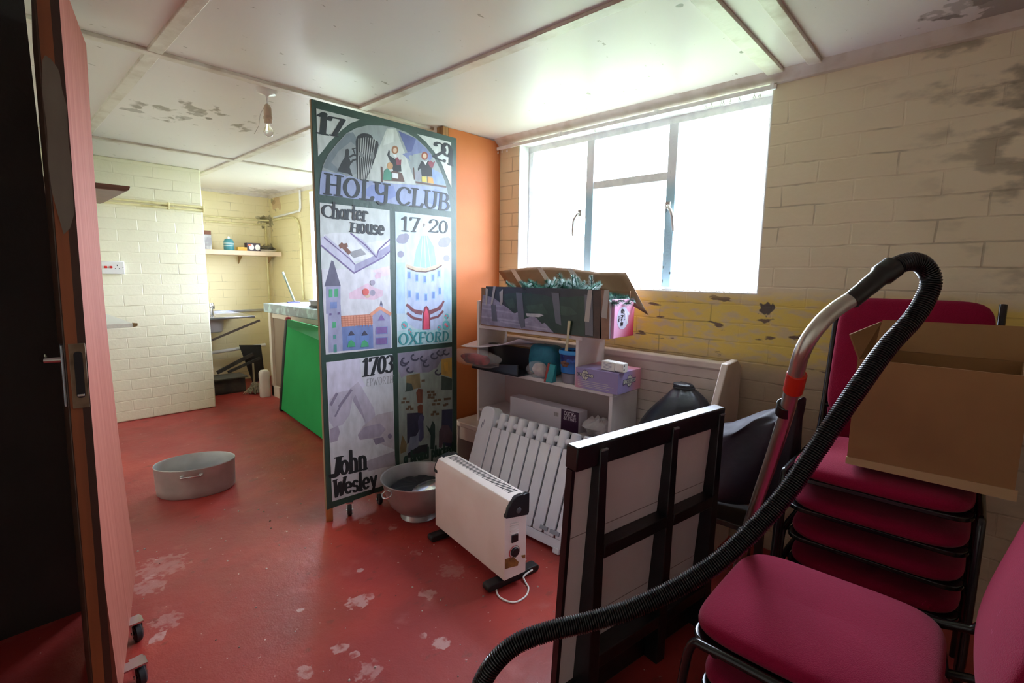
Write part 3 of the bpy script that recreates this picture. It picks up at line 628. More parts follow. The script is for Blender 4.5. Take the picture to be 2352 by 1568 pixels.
('book','p','greydot',4,[(1585,1358),(1583,1352),(1580,1347),(1574,1344),(1568,1342),(1562,1344),(1556,1347),(1553,1352),(1552,1359),(1553,1365),(1557,1370),(1562,1373),(1569,1375),(1575,1373),(1580,1370),(1584,1365)],0),
('book','p','greydot',3,[(1585,1300),(1583,1293),(1579,1287),(1573,1283),(1566,1282),(1559,1284),(1553,1288),(1550,1293),(1549,1300),(1550,1307),(1554,1313),(1560,1316),(1567,1318),(1574,1316),(1580,1312),(1584,1306)],0),
('book','p','tan',3,[(1549,1283),(1548,1278),(1544,1274),(1539,1271),(1532,1270),(1526,1271),(1521,1274),(1518,1278),(1517,1283),(1518,1288),(1522,1292),(1527,1295),(1533,1296),(1539,1295),(1544,1292),(1548,1287)],0),
('dome','p','paleb',1,[(1730,1777),(2161,1780),(2166,955),(1729,964)],0),
('dome','p','cyan',2,[(1732,1064),(2166,1071),(2166,957),(1730,965)],0),
('dome','p','paleb2',2,[(1730,1478),(1794,1480),(1789,1168),(1728,1171)],0),
('dome','p','paleb2',2,[(2098,1461),(2157,1489),(2160,1150),(2096,1153)],0),
('dome','p','domeo',2,[(1809,1468),(1820,1523),(1858,1600),(1911,1650),(1975,1658),(2030,1609),(2069,1549),(2086,1487),(1984,1445),(1876,1448)],0),
('dome','p','domeb',3,[(1858,1460),(1878,1559),(1919,1646),(1970,1651),(2019,1582),(2038,1473),(1951,1449)],0),
('dome','l','domel',4,[(1930,1647),(1908,1453)],3),
('dome','l','domel',4,[(1945,1648),(1949,1453)],3),
('dome','l','domel',4,[(1960,1649),(1990,1454)],3),
('dome','p','towerl',3,[(1927,1655),(1927,1693),(1941,1707),(1957,1695),(1959,1659)],0),
('dome','l','brown2',4,[(1942,1724),(1941,1705)],4),
('dome','l','brown2',4,[(1935,1715),(1949,1716)],3),
('dome','p','rotl',3,[(1809,1447),(1876,1429),(1951,1425),(2029,1446),(2080,1474),(2097,1307),(2093,1153),(1809,1167)],0),
('dome','p','rotl',3,[(1803,1221),(2088,1211),(2088,1067),(2021,1050),(1951,1050),(1861,1073),(1805,1113)],0),
('dome','l','ochre2',4,[(1809,1459),(1876,1439),(1951,1436),(2029,1455),(2080,1480)],12),
('dome','l','brown',5,[(1812,1448),(1876,1428),(1951,1425),(2029,1443),(2080,1469)],4),
('dome','p','win2',4,[(1811,1430),(1837,1430),(1837,1379),(1810,1379)],0),
('dome','p','blue3',5,[(1817,1423),(1833,1423),(1833,1386),(1816,1386)],0),
('dome','p','win2',4,[(1867,1413),(1895,1414),(1894,1362),(1867,1362)],0),
('dome','p','blue3',5,[(1874,1407),(1890,1407),(1890,1369),(1873,1369)],0),
('dome','p','win2',4,[(1928,1405),(1956,1406),(1955,1353),(1927,1353)],0),
('dome','p','blue3',5,[(1934,1398),(1952,1399),(1951,1360),(1934,1360)],0),
('dome','p','win2',4,[(1991,1415),(2021,1415),(2020,1362),(1991,1362)],0),
('dome','p','blue3',5,[(1998,1408),(2016,1408),(2016,1369),(1998,1369)],0),
('dome','p','win2',4,[(2042,1442),(2072,1442),(2072,1388),(2042,1388)],0),
('dome','p','blue3',5,[(2049,1435),(2067,1435),(2067,1396),(2049,1396)],0),
('dome','p','win2',4,[(1811,1315),(1838,1315),(1837,1263),(1810,1264)],0),
('dome','p','blue3',5,[(1817,1308),(1833,1308),(1833,1270),(1816,1271)],0),
('dome','p','win2',4,[(1871,1297),(1898,1297),(1898,1244),(1870,1245)],0),
('dome','p','blue3',5,[(1877,1290),(1894,1290),(1894,1251),(1876,1252)],0),
('dome','p','win2',4,[(1935,1292),(1964,1291),(1963,1238),(1934,1239)],0),
('dome','p','blue3',5,[(1942,1284),(1959,1284),(1959,1245),(1941,1245)],0),
('dome','p','win2',4,[(1996,1304),(2025,1303),(2025,1249),(1995,1250)],0),
('dome','p','blue3',5,[(2003,1297),(2021,1296),(2020,1257),(2002,1257)],0),
('dome','p','win2',4,[(2047,1330),(2077,1330),(2077,1275),(2047,1276)],0),
('dome','p','blue3',5,[(2054,1323),(2072,1323),(2072,1283),(2054,1283)],0),
('dome','l','maroon2',5,[(1808,1221),(1872,1171),(1913,1162)],8),
('dome','l','maroon2',5,[(2094,1234),(2067,1189),(1987,1160)],8),
('dome','l','maroon2',5,[(1804,1221),(1846,1187),(1918,1173)],8),
('dome','l','maroon2',5,[(1808,1169),(1851,1138),(1912,1123)],8),
('dome','l','maroon2',5,[(1981,1174),(2040,1186),(2076,1211)],8),
('dome','l','maroon2',5,[(1984,1126),(2046,1135),(2088,1168)],8),
('dome','p','maroon',5,[(1919,1058),(1924,1161),(1939,1202),(1953,1211),(1970,1196),(1982,1159),(1983,1057)],0),
('dome','p','pink',6,[(1928,1059),(1934,1159),(1950,1202),(1970,1161),(1974,1058)],0),
('dome','p','cloud',3,[(1822,1623),(1819,1611),(1810,1601),(1797,1594),(1781,1591),(1766,1592),(1753,1598),(1745,1607),(1742,1618),(1746,1630),(1754,1640),(1767,1647),(1782,1650),(1798,1649),(1811,1644),(1819,1634)],0),
('dome','p','cloud',3,[(1788,1614),(1786,1606),(1780,1599),(1771,1594),(1761,1592),(1752,1593),(1744,1597),(1738,1603),(1736,1611),(1738,1620),(1744,1627),(1752,1632),(1762,1634),(1772,1633),(1780,1629),(1786,1623)],0),
('dome','p','cloud',3,[(1829,1635),(1827,1627),(1821,1619),(1813,1614),(1804,1612),(1795,1613),(1787,1617),(1782,1624),(1780,1632),(1782,1640),(1787,1648),(1795,1653),(1805,1655),(1814,1654),(1822,1650),(1827,1643)],0),
('dome','p','cloud',3,[(2151,1620),(2147,1608),(2137,1597),(2122,1589),(2104,1586),(2086,1587),(2072,1593),(2062,1603),(2058,1615),(2062,1628),(2072,1638),(2087,1646),(2104,1650),(2122,1648),(2137,1642),(2148,1632)],0),
('dome','p','cloud',3,[(2111,1611),(2109,1602),(2102,1594),(2092,1589),(2081,1586),(2070,1587),(2060,1592),(2054,1599),(2052,1608),(2054,1617),(2060,1624),(2070,1630),(2081,1632),(2093,1631),(2102,1627),(2109,1620)],0),
('dome','p','cloud',3,[(2158,1633),(2156,1624),(2150,1616),(2141,1611),(2130,1608),(2119,1610),(2110,1614),(2104,1621),(2102,1630),(2104,1639),(2110,1647),(2119,1652),(2130,1655),(2141,1654),(2150,1649),(2156,1642)],0),
('dome','p','cloud',3,[(1789,1530),(1787,1522),(1782,1515),(1774,1511),(1765,1509),(1756,1510),(1748,1514),(1743,1521),(1741,1528),(1743,1536),(1749,1542),(1756,1547),(1766,1549),(1775,1548),(1782,1544),(1788,1537)],0),
('dome','p','cloud',3,[(2149,1516),(2147,1508),(2141,1501),(2132,1496),(2121,1494),(2110,1495),(2101,1500),(2095,1506),(2093,1515),(2095,1523),(2101,1530),(2111,1535),(2121,1537),(2132,1536),(2141,1531),(2147,1525)],0),
('dome','p','teal2',4,[(1809,1095),(1807,1085),(1801,1077),(1794,1072),(1785,1071),(1776,1073),(1768,1079),(1763,1088),(1762,1098),(1764,1108),(1769,1115),(1777,1121),(1786,1122),(1795,1120),(1802,1113),(1807,1105)],0),
('dome','p','rose',5,[(1788,1101),(1787,1098),(1786,1095),(1783,1094),(1780,1093),(1777,1094),(1774,1096),(1772,1099),(1772,1102),(1772,1105),(1774,1107),(1777,1109),(1780,1109),(1783,1108),(1786,1106),(1788,1104)],0),
('dome','p','rose',5,[(1798,1088),(1798,1086),(1796,1083),(1794,1082),(1791,1082),(1789,1082),(1786,1084),(1785,1086),(1784,1089),(1785,1092),(1787,1094),(1789,1095),(1792,1096),(1794,1095),(1797,1093),(1798,1091)],0),
('dome','p','teal2',4,[(2148,1073),(2146,1060),(2139,1050),(2128,1043),(2116,1042),(2103,1045),(2093,1053),(2086,1064),(2084,1077),(2086,1089),(2093,1099),(2104,1106),(2116,1107),(2128,1104),(2139,1096),(2146,1085)],0),
('dome','p','rose',5,[(2121,1079),(2120,1075),(2118,1072),(2114,1070),(2110,1070),(2105,1071),(2102,1073),(2099,1077),(2099,1081),(2099,1084),(2102,1087),(2106,1089),(2110,1090),(2114,1089),(2118,1086),(2120,1083)],0),
('dome','p','rose',5,[(2133,1066),(2132,1062),(2130,1060),(2127,1058),(2123,1058),(2120,1058),(2116,1061),(2114,1064),(2114,1067),(2114,1070),(2117,1073),(2120,1075),(2123,1075),(2127,1074),(2130,1072),(2132,1069)],0),
('dome','p','teal2',4,[(1840,1058),(1838,1051),(1835,1046),(1829,1042),(1823,1042),(1817,1043),(1812,1048),(1808,1054),(1807,1060),(1808,1067),(1812,1073),(1817,1076),(1824,1077),(1830,1075),(1835,1071),(1838,1065)],0),
('dome','p','rose',5,[(1824,1064),(1823,1062),(1822,1060),(1820,1059),(1818,1059),(1816,1059),(1814,1061),(1813,1063),(1812,1065),(1813,1067),(1814,1068),(1816,1069),(1818,1070),(1820,1069),(1822,1068),(1823,1066)],0),
('dome','p','rose',5,[(1835,1051),(1834,1049),(1833,1048),(1831,1047),(1830,1047),(1828,1047),(1826,1048),(1825,1050),(1825,1052),(1825,1054),(1826,1055),(1828,1056),(1830,1056),(1832,1056),(1833,1055),(1834,1053)],0),
('dome','p','teal2',4,[(2076,1058),(2075,1050),(2071,1044),(2064,1040),(2057,1039),(2050,1041),(2043,1046),(2039,1053),(2038,1061),(2039,1068),(2044,1074),(2050,1078),(2057,1079),(2065,1077),(2071,1073),(2075,1066)],0),
('dome','p','rose',5,[(2058,1064),(2057,1062),(2056,1060),(2054,1059),(2051,1058),(2048,1059),(2046,1061),(2045,1063),(2044,1065),(2045,1067),(2046,1069),(2049,1070),(2051,1071),(2054,1070),(2056,1069),(2057,1066)],0),
('dome','p','rose',5,[(2070,1051),(2070,1049),(2068,1047),(2066,1046),(2064,1046),(2062,1046),(2060,1048),(2059,1049),(2058,1052),(2059,1054),(2060,1055),(2062,1056),(2064,1057),(2067,1056),(2068,1055),(2070,1053)],0),
('dome','p','teal2',4,[(2139,1132),(2137,1124),(2133,1118),(2126,1114),(2119,1112),(2111,1114),(2105,1119),(2100,1126),(2099,1134),(2101,1141),(2105,1147),(2111,1151),(2119,1153),(2126,1151),(2133,1146),(2137,1139)],0),
('dome','p','rose',5,[(2119,1137),(2119,1135),(2117,1133),(2115,1132),(2113,1132),(2110,1132),(2108,1134),(2106,1136),(2106,1138),(2106,1140),(2108,1142),(2110,1144),(2113,1144),(2115,1143),(2117,1142),(2119,1140)],0),
('dome','p','rose',5,[(2132,1124),(2132,1122),(2130,1120),(2128,1119),(2126,1119),(2124,1120),(2122,1121),(2121,1123),(2120,1125),(2121,1127),(2122,1128),(2124,1130),(2126,1130),(2128,1129),(2130,1128),(2132,1126)],0),
('dome','t','ink',5,[(1774,1668),(1906,1670),(1779,1752)],('17',0.17,0.06,0.06)),
('dome','t','ink',5,[(1976,1675),(2128,1675),(1983,1755)],('20',0.17,0.06,0.06)),
('dome','t','teal',5,[(1738,976),(1944,971),(1742,1047)],('OXF',0.17,0.06,0.06)),
('dome','t','teal',5,[(1948,973),(2137,968),(1953,1037)],('ORD',0.17,0.06,0.06)),
('hands','p','greyl',1,[(1269,925),(1694,925),(1698,104),(1275,117)],0),
('hands','p','lilac2',2,[(1272,923),(1473,924),(1479,812),(1506,756),(1394,706),(1271,678)],0),
('hands','p','hand1',3,[(1272,595),(1280,709),(1320,744),(1395,748),(1460,789),(1523,675),(1559,606),(1568,542),(1499,521),(1464,624),(1420,693),(1399,603),(1353,553),(1300,547)],0),
('hands','p','hand2',4,[(1420,684),(1439,715),(1482,603),(1500,538),(1473,588)],0),
('hands','l','hand3',4,[(1288,683),(1324,739)],9),
('hands','l','hand3',4,[(1339,665),(1413,745)],9),
('hands','l','hand3',4,[(1311,612),(1348,672)],6),
('hands','p','hand2',3,[(1276,544),(1326,554),(1335,514),(1319,467),(1278,464)],0),
('hands','p','hand4',3,[(1446,471),(1480,516),(1578,567),(1690,567),(1697,318),(1593,382),(1574,414),(1516,432),(1459,437)],0),
('hands','p','hand2',4,[(1446,471),(1489,510),(1597,509),(1636,463),(1595,427),(1516,432),(1459,437)],0),
('hands','p','hand3',5,[(1545,425),(1615,418),(1629,387),(1563,380)],0),
('hands','p','hand3',5,[(1678,409),(1677,403),(1674,398),(1669,396),(1663,396),(1658,399),(1653,403),(1650,409),(1649,416),(1651,422),(1654,427),(1659,429),(1664,429),(1670,427),(1674,422),(1677,416)],0),
('hands','p','hand5',3,[(1473,295),(1695,309),(1702,213),(1589,226),(1510,230)],0),
('hands','t','ink',5,[(1491,815),(1691,816),(1499,919)],('1703',0.17,0.06,0.04)),
('hands','t','greyt',5,[(1510,752),(1696,748),(1513,795)],('EPWORTH',0.08,0.05,0.06)),
('hands','t','ink',5,[(1274,261),(1325,258),(1290,370)],('J',0.26,0.06,0.06)),
('hands','t','ink',5,[(1328,259),(1499,250),(1329,390)],('ohn',0.14,0.08,0.02)),
('hands','t','ink',5,[(1283,136),(1352,137),(1293,238)],('W',0.17,0.06,0.06)),
('hands','t','ink',5,[(1352,136),(1567,119),(1353,245)],('esley',0.14,0.08,0.02)),
('fire','p','firebg',1,[(1731,926),(2165,924),(2172,100),(1731,118)],0),
('fire','p','firep',2,[(1734,925),(2165,920),(2165,842),(2074,847),(2033,792),(1967,785),(1902,778),(1833,797),(1754,767),(1734,816)],0),
('fire','p','smoke2',3,[(1903,862),(2021,902),(2102,904),(2074,842),(2033,798),(1967,774),(1915,781)],0),
('fire','l','ink2',4,[(1811,864),(1806,858),(1797,855),(1786,855),(1776,857),(1767,862),(1761,869),(1759,877),(1762,883),(1768,889),(1777,891)],6),
('fire','l','ink2',4,[(1886,876),(1880,870),(1871,867),(1860,866),(1849,869),(1840,874),(1834,881),(1832,889),(1834,896),(1841,901),(1850,904)],6),
('fire','l','ink2',4,[(1969,822),(1964,818),(1957,815),(1948,815),(1939,817),(1931,821),(1927,827),(1925,833),(1927,839),(1932,843),(1940,845)],6),
('fire','l','ink2',4,[(1953,861),(1947,856),(1939,853),(1929,852),(1919,855),(1911,860),(1905,866),(1903,873),(1906,879),(1911,884),(1920,886)],6),
('fire','l','ink2',4,[(2090,883),(2084,878),(2075,875),(2065,874),(2054,877),(2045,882),(2039,888),(2037,895),(2040,901),(2046,906),(2055,909)],6),
('fire','l','ink2',4,[(2039,867),(2033,862),(2025,859),(2014,858),(2004,861),(1995,866),(1989,872),(1987,879),(1990,885),(1996,890),(2005,893)],6),
('fire','l','ink2',4,[(2070,755),(2064,750),(2056,747),(2047,747),(2037,750),(2029,754),(2024,760),(2022,767),(2024,772),(2030,777),(2038,779)],6),
('fire','l','ink2',4,[(1844,801),(1839,796),(1831,793),(1821,793),(1812,795),(1804,800),(1799,806),(1797,813),(1799,819),(1805,824),(1813,826)],6),
('fire','l','ink2',4,[(1796,851),(1791,846),(1783,843),(1774,843),(1765,845),(1757,850),(1752,856),(1750,862),(1752,868),(1758,873),(1766,876)],6),
('fire','l','ink2',4,[(2140,884),(2134,879),(2126,876),(2116,876),(2107,878),(2098,882),(2093,888),(2091,895),(2093,900),(2099,905),(2108,907)],6),
('fire','p','flame',3,[(2074,847),(2165,853),(2165,708),(2129,724),(2074,743)],0),
('fire','p','flame2',4,[(2095,823),(2130,824),(2129,757),(2102,767)],0),
('fire','p','brownf',3,[(1793,777),(1896,778),(1901,682),(1847,680),(1789,690)],0),
('fire','p','dkgreen',4,[(1792,731),(1832,719),(1844,675),(1781,673),(1789,690)],0),
('fire','p','dkgreen',3,[(2074,737),(2165,702),(2165,623),(2066,640),(2073,654)],0),
('fire','p','brick',4,[(1865,656),(1882,680),(1917,669),(1915,578),(1874,585)],0),
('fire','p','brick',4,[(1874,564),(1899,573),(1917,561),(1914,507),(1876,520)],0),
('fire','p','brickd',4,[(1764,639),(1790,637),(1790,622),(1763,625)],0),
('fire','p','brickd',4,[(1751,618),(1778,615),(1777,601),(1751,604)],0),
('fire','p','brickd',4,[(1787,614),(1814,611),(1814,597),(1787,600)],0),
('fire','p','brickd',4,[(1799,581),(1826,578),(1826,563),(1799,566)],0),
('fire','p','brickd',4,[(1783,570),(1810,567),(1810,553),(1783,556)],0),
('fire','p','brickd',4,[(1817,564),(1844,561),(1844,546),(1817,549)],0),
('fire','p','brickd',4,[(1908,734),(1936,732),(1936,717),(1908,719)],0),
('fire','p','brickd',4,[(1952,652),(1981,650),(1981,634),(1952,637)],0),
('fire','p','brickd',4,[(1985,647),(2014,644),(2014,629),(1985,632)],0),
('fire','p','brickd',4,[(1958,630),(1987,627),(1987,612),(1958,614)],0),
('fire','p','brickd',4,[(1998,626),(2028,623),(2028,607),(1998,610)],0),
('fire','p','brickd',4,[(1955,614),(1984,611),(1984,596),(1955,599)],0),
('fire','p','brickd',4,[(1985,609),(2014,606),(2014,590),(1984,593)],0),
('fire','p','brickd',4,[(2004,583),(2034,580),(2034,565),(2004,568)],0),
('fire','p','brickd',4,[(2038,583),(2068,580),(2068,564),(2038,567)],0),
('fire','p','brickd',4,[(2093,579),(2124,575),(2124,560),(2093,563)],0),
('fire','p','brickd',4,[(2122,576),(2153,573),(2153,557),(2121,561)],0),
('fire','p','brickd',4,[(1991,561),(2020,558),(2020,542),(1991,546)],0),
('fire','p','brickd',4,[(2031,556),(2061,553),(2061,537),(2031,541)],0),
('fire','p','brickd',4,[(2083,538),(2114,535),(2113,519),(2083,523)],0),
('fire','p','brickd',4,[(2100,541),(2131,537),(2131,522),(2100,525)],0),
('fire','p','brickd',4,[(1997,508),(2027,504),(2027,488),(1997,492)],0),
('fire','p','brickd',4,[(1980,494),(2010,491),(2009,475),(1980,479)],0),
('fire','p','brickd',4,[(2020,489),(2050,485),(2050,470),(2020,473)],0),
('fire','p','dkblue',3,[(1792,532),(1918,515),(1920,430),(1883,362),(1791,330)],0),
('fire','p','dkblue',3,[(2076,501),(2168,488),(2169,207),(2084,251),(2071,369)],0),
('fire','p','figb',4,[(1875,461),(1892,501),(1911,503),(1930,482),(1920,452),(1922,342),(1896,320),(1867,333),(1881,406)],0),
('fire','p','figw',4,[(1797,302),(1814,373),(1858,368),(1890,404),(1876,292),(1844,284),(1787,266)],0),
('fire','p','figg',4,[(1941,423),(1972,391),(1983,416),(1996,441),(2016,409),(2016,325),(2008,237),(1974,251),(1978,345)],0),
('fire','p','figm',4,[(2050,356),(2078,396),(2135,377),(2164,319),(2163,243),(2084,269),(2070,232),(2046,244)],0),
('fire','p','brownf',4,[(1736,317),(1746,362),(1756,397),(1788,331),(1781,284),(1739,279)],0),
('fire','p','figk',3,[(1800,306),(1954,289),(1954,228),(1869,223),(1793,238)],0),
('fire','t','inkg',5,[(1765,208),(2170,174),(1766,283)],('a brand plucked',0.16,0.1,0.06))]
PC = dict(band=(150,160,196), band2=(128,142,196), bars=(176,178,172), black=(26,28,30), blue=(140,160,206), blue2=(122,142,196), blue3=(110,140,200), brick=(112,62,44), brickd=(98,78,56), brown=(92,62,48), brown2=(120,72,50), brownf=(120,104,70), cloud=(142,140,158), cyan=(176,212,216), dkblue=(48,52,76), dkgreen=(56,74,68), domeb=(150,186,226), domel=(196,214,234), domeo=(196,210,226), figb=(70,74,110), figg=(40,66,60), figk=(40,42,50), figm=(86,70,80), figw=(120,128,150), firebg=(140,152,146), firep=(136,130,150), flame=(176,140,66), flame2=(196,150,60), green2=(70,140,116), green3=(70,166,116), green4=(80,150,140), greyb=(150,150,160), greydot=(164,156,176), greyi=(150,150,152), greyl=(206,208,214), greyt=(150,152,156), hair=(150,96,52), hair2=(150,70,44), hand1=(186,180,198), hand2=(164,156,176), hand3=(136,128,150), hand4=(186,178,188), hand5=(170,164,178), handp=(222,190,206), handp2=(228,208,216), housebl=(112,132,184), ink=(34,40,44), ink2=(66,64,84), inkg=(34,66,56), lilac=(216,215,220), lilac2=(206,202,220), maroon=(134,52,66), maroon2=(132,76,86), ochre=(186,140,90), ochre2=(196,178,150), orange=(226,152,122), orange2=(196,120,96), page=(198,196,214), pageb=(160,156,184), pagew=(222,224,226), pale=(206,212,208), paleb=(196,214,224), paleb2=(176,204,230), pink=(228,80,110), purple=(130,98,160), ray=(196,200,194), rayw=(212,216,210), reddot=(214,92,86), rose=(220,120,140), rotl=(186,198,228), shade=(186,184,204), skin=(222,190,160), skygrey=(152,160,160), slate=(112,122,130), slate2=(138,144,146), smoke=(120,122,122), smoke2=(120,114,134), tan=(206,180,160), teal=(62,150,156), teal2=(110,190,196), tower=(160,160,190), towerl=(202,204,216), towerroof=(96,94,116), violet=(86,96,150), violet2=(120,130,176), violetd=(110,92,140), white=(226,226,226), win2=(160,190,232), yellow=(206,188,80), yellow2=(216,160,76))  # firebg also carries the shading of the board's lower right, darkened into its colour
green_f = M('dark_green_paint', rgb(48, 74, 64), .45, c2=rgb(40, 62, 54), scale=6, bump=.1, bscale=40)
ply = M('plywood_pale', rgb(176, 156, 128), .7, c2=rgb(120, 100, 78), scale=5, stretch=(40, 40, .3))
YB = 2.575
t = thing('display_board', (1.243, YB, 0), 'tall dark green painted display board on casters with arch, book, dome and hands', 'display board')
loc = lambda u, v, d: (u/1000-1.243, -.0016-.0004*d, v/1000)
MB().box(0, .966, .003, .022, .078, 2.287).build('board', ply, t)
MB().box(.001, .966, -.0008, .003, .078, 2.287).build('frame_face', green_f, t, label='dark green painted border')
names = dict(arch='arch_painting', book='book_painting', dome='dome_painting', hands='hands_painting', fire='fire_painting')
labs = dict(arch='arched painting with three figures and large lettering', book='painting of an open book above a tower and houses', dome='pale blue painting of a domed round building', hands='grey painting of praying hands', fire='dark painting of a burning house')
for pan in names:
    mb = MB(); i = 0
    for pn, kind, col, lv, pts, ex in sorted(ART, key=lambda e: e[3]):
        if pn != pan: continue
        c = [v*(.91 if pan in ('hands', 'fire') else .85) for v in PC[col]]; i += 1; lv = 1+i*.055
        mb.use(M('paint_'+col, rgb(*c), .55, c2=rgb(*[min(255, int(q*1.12)+8) for q in c]), scale=16, det=7, lo=.3, hi=.75, stretch=(1.6, 1, .7)))
        if kind == 'p': mb.add([loc(u, v, lv) for u, v in pts], [tuple(range(len(pts)))])
        elif kind == 'l': stroke(mb, pts, ex*1.9, loc, lv)
        else:
            a, b, tp = pts; write(mb, ex[0], a, b, (tp[0]-a[0], tp[1]-a[1]), loc, ex[1], ex[2], lv, ex[3])
    mb.build(names[pan], None, t, fix=False, label=labs[pan])
MB().box(.0, .036, .0, .021, .0, .078).build('post', M('orange_wood', rgb(176, 106, 58), .55, c2=rgb(146, 84, 46), scale=8, stretch=(3, 3, .3)), t, bevel=.003, label='orange brown wooden post')
tyre = M('caster_rubber', rgb(34, 34, 36), .5)
def caster(par, x, y, yaw=0, r=.032, name='caster'):
    c = Matrix.Translation((x, y, 0)) @ Matrix.Rotation(yaw, 4, 'Z')
    prof = [(.010, -.011), (r*.86, -.012), (r, -.008), (r, .008), (r*.86, .012), (.010, .011)]
    mb = MB(); n = len(prof); vs = []
    for k in range(24):
        a = 2*PI*k/24
        for q, ax in prof: vs.append(c @ Vector((q*math.cos(a), ax, r+q*math.sin(a))))
    mb.add(vs, [(k*n+i, ((k+1) % 24)*n+i, ((k+1) % 24)*n+(i+1) % n, k*n+(i+1) % n) for k in range(24) for i in range(n)])
    w = mb.build(name, tyre, par, smooth=True)
    f = MB()
    for s in (-1, 1):
        y0 = s*.017
        f.hexa([c @ Vector(p) for p in ((-.012, y0-.0012, r-.006), (.012, y0-.0012, r-.006), (.012, y0+.0012, r-.006), (-.012, y0+.0012, r-.006), (.0, y0-.0012, .072), (.038, y0-.0012, .072), (.038, y0+.0012, .072), (.0, y0+.0012, .072))])
    f.hexa([c @ Vector(p) for p in ((-.002, -.02, .07), (.042, -.02, .07), (.042, .02, .07), (-.002, .02, .07), (-.002, -.02, .079), (.042, -.02, .079), (.042, .02, .079), (-.002, .02, .079))])
    f.cyl(c @ Vector((0, -.021, r)), c @ Vector((0, .021, r)), .005, 10)
    f.build('caster_fork', chrome, w)
    return w
caster(t, .135, -.006, R(60)); caster(t, .335, -.006, R(75))

# second board behind the door, its back to us
bl = thing('display_board', (.375, 2.65, 0), 'pinkish brown back of a board on casters standing behind the open door', 'display board')
dv = Vector((-.235, -1.05, 0)).normalized(); nv = Vector((dv.y, -dv.x, 0)) * -1     # nv points to the right (towards +x)
ang = math.atan2(dv.y, dv.x)
pinkply = M('pinkish_plywood', rgb(164, 98, 82), .7, spec=.15, c2=rgb(146, 80, 65), scale=4, stretch=(9, 9, .35), lo=.3, hi=.7, bump=.03, bscale=60)
mb = MB(); H0, H1 = .078, 2.285
def bowed(u, v, off):
    z = H0+(H1-H0)*v; s = u*.86; bow = -.020*math.sin(PI*min(1, v*1.0))*(1-u*.3)
    p = dv*s+nv*(bow+off); return (p.x, p.y, z)
for off in (0, -.018): mb.grid(6, 20, lambda u, v: bowed(u, v, off))
N = 7*21
for i in range(20): mb.f += [(i, i+1, N+i+1, N+i), (6*21+i, N+6*21+i, N+6*21+i+1, 6*21+i+1)]; mb.mi += [0, 0]
for i in range(6): mb.f += [(i*21, N+i*21, N+(i+1)*21, (i+1)*21), (i*21+20, (i+1)*21+20, N+(i+1)*21+20, N+i*21+20)]; mb.mi += [0, 0]
mb.build('board', pinkply, bl, smooth=True)
for wx, wy in ((.286, 2.236), (.249, 1.978)):
    p = Vector((wx-.375, wy-2.65, 0))+nv*.016; caster(bl, p.x, p.y, R(95), .034)
    MB().box(p.x-.05, p.x+.02, p.y-.022, p.y+.022, .078, .084).build('caster_plate', chrome, bl)

# ---------------------------------------------------------------- pots on the floor
alu = M('dull_aluminium', rgb(196, 194, 192), .42, .55, c2=rgb(172, 170, 168), scale=5, bump=.06, bscale=25)
alu2 = M('dull_aluminium_dark', rgb(184, 182, 184), .34, .65, c2=rgb(150, 148, 150), scale=4, bump=.05, bscale=25)
def pan_shell(a, b, h, th, rr, seg=56):
    """oval pan: outer wall, rolled rim, inner wall, floor"""
    prof = [(.80, 0), (.93, 0), (.975, .012), (.985, .05), (1.0, h), (1.012, h+.004), (1.004, h+.008), (.985, h+.002), (.965, .06), (.95, .02), (.90, .008), (0.0, .008)]
    rings = []
    for s, z in prof: rings.append([(a*s*math.cos(2*PI*k/seg), b*s*math.sin(2*PI*k/seg), z) for k in range(seg)])
    return MB().loft(rings)
t = thing('oval_pan', (.862, 3.592, 0), 'large oval aluminium pan with side handle standing alone on red floor', 'pan', R(-22))
pan_shell(.225, .165, .185, .003, 0).build('pan_body', alu, t, smooth=True)
MB().tube(smoothpath([(-.05, -.160, .150), (-.052, -.178, .152), (-.045, -.190, .155), (.045, -.190, .155), (.052, -.178, .152), (.05, -.160, .150)], 5), .005, 10).build('handle', chrome, t, smooth=True)
for x in (-.05, .05): MB().box(x-.012, x+.012, -.166, -.156, .138, .160).build('handle_bracket', alu, t, bevel=.003)
t = thing('footed_bowl', (1.668, 2.285, 0), 'big round aluminium bowl on a foot ring beside the white convector heater', 'bowl')
prof = [(.105, 0), (.108, .004), (.1, .012), (.092, .026), (.096, .036), (.13, .05), (.165, .085), (.188, .135), (.203, .195), (.214, .235), (.22, .238), (.219, .243), (.211, .240), (.198, .195), (.182, .138), (.158, .09), (.125, .056), (.0, .046)]
MB().lathe(prof, seg=56).build('bowl_body', alu2, t, smooth=True)
MB().tube([(-.208-.022*(1-math.cos(a)), -.02+.034*math.sin(a), .205+.012*math.cos(a)) for a in [2*PI*k/20 for k in range(20)]], .004, 8, closed=True).build('ring_handle', chrome, t, smooth=True)
q = random.Random(5)
cl = MB(); cl.lathe([(.001, .05)]+[(.188*math.sin(a), .10+.075*(1-math.cos(a))*.8) for a in [R(20*k) for k in range(1, 5)]]+[(.15, .185), (.1, .196), (.05, .19), (.001, .193)], seg=40)
cl.v = [(x+q.uniform(-.006, .006), y+q.uniform(-.006, .006), z+q.uniform(-.012, .012)*(1 if z > .12 else .2)) for x, y, z in cl.v]
o = cl.build('dark_cloth', M('black_cloth', rgb(24, 26, 34), .85, bump=.2, bscale=60), None, smooth=True, sub=1); o.location = (1.668, 2.285, 0)
tag(o, 'crumpled dark cloth bundled inside the big footed bowl', 'cloth')
t = thing('pan_lid', (1.665, 2.185, .196), 'shiny metal lid tucked at the front inside the footed bowl', 'lid', rot=(R(16), R(-4), 0))
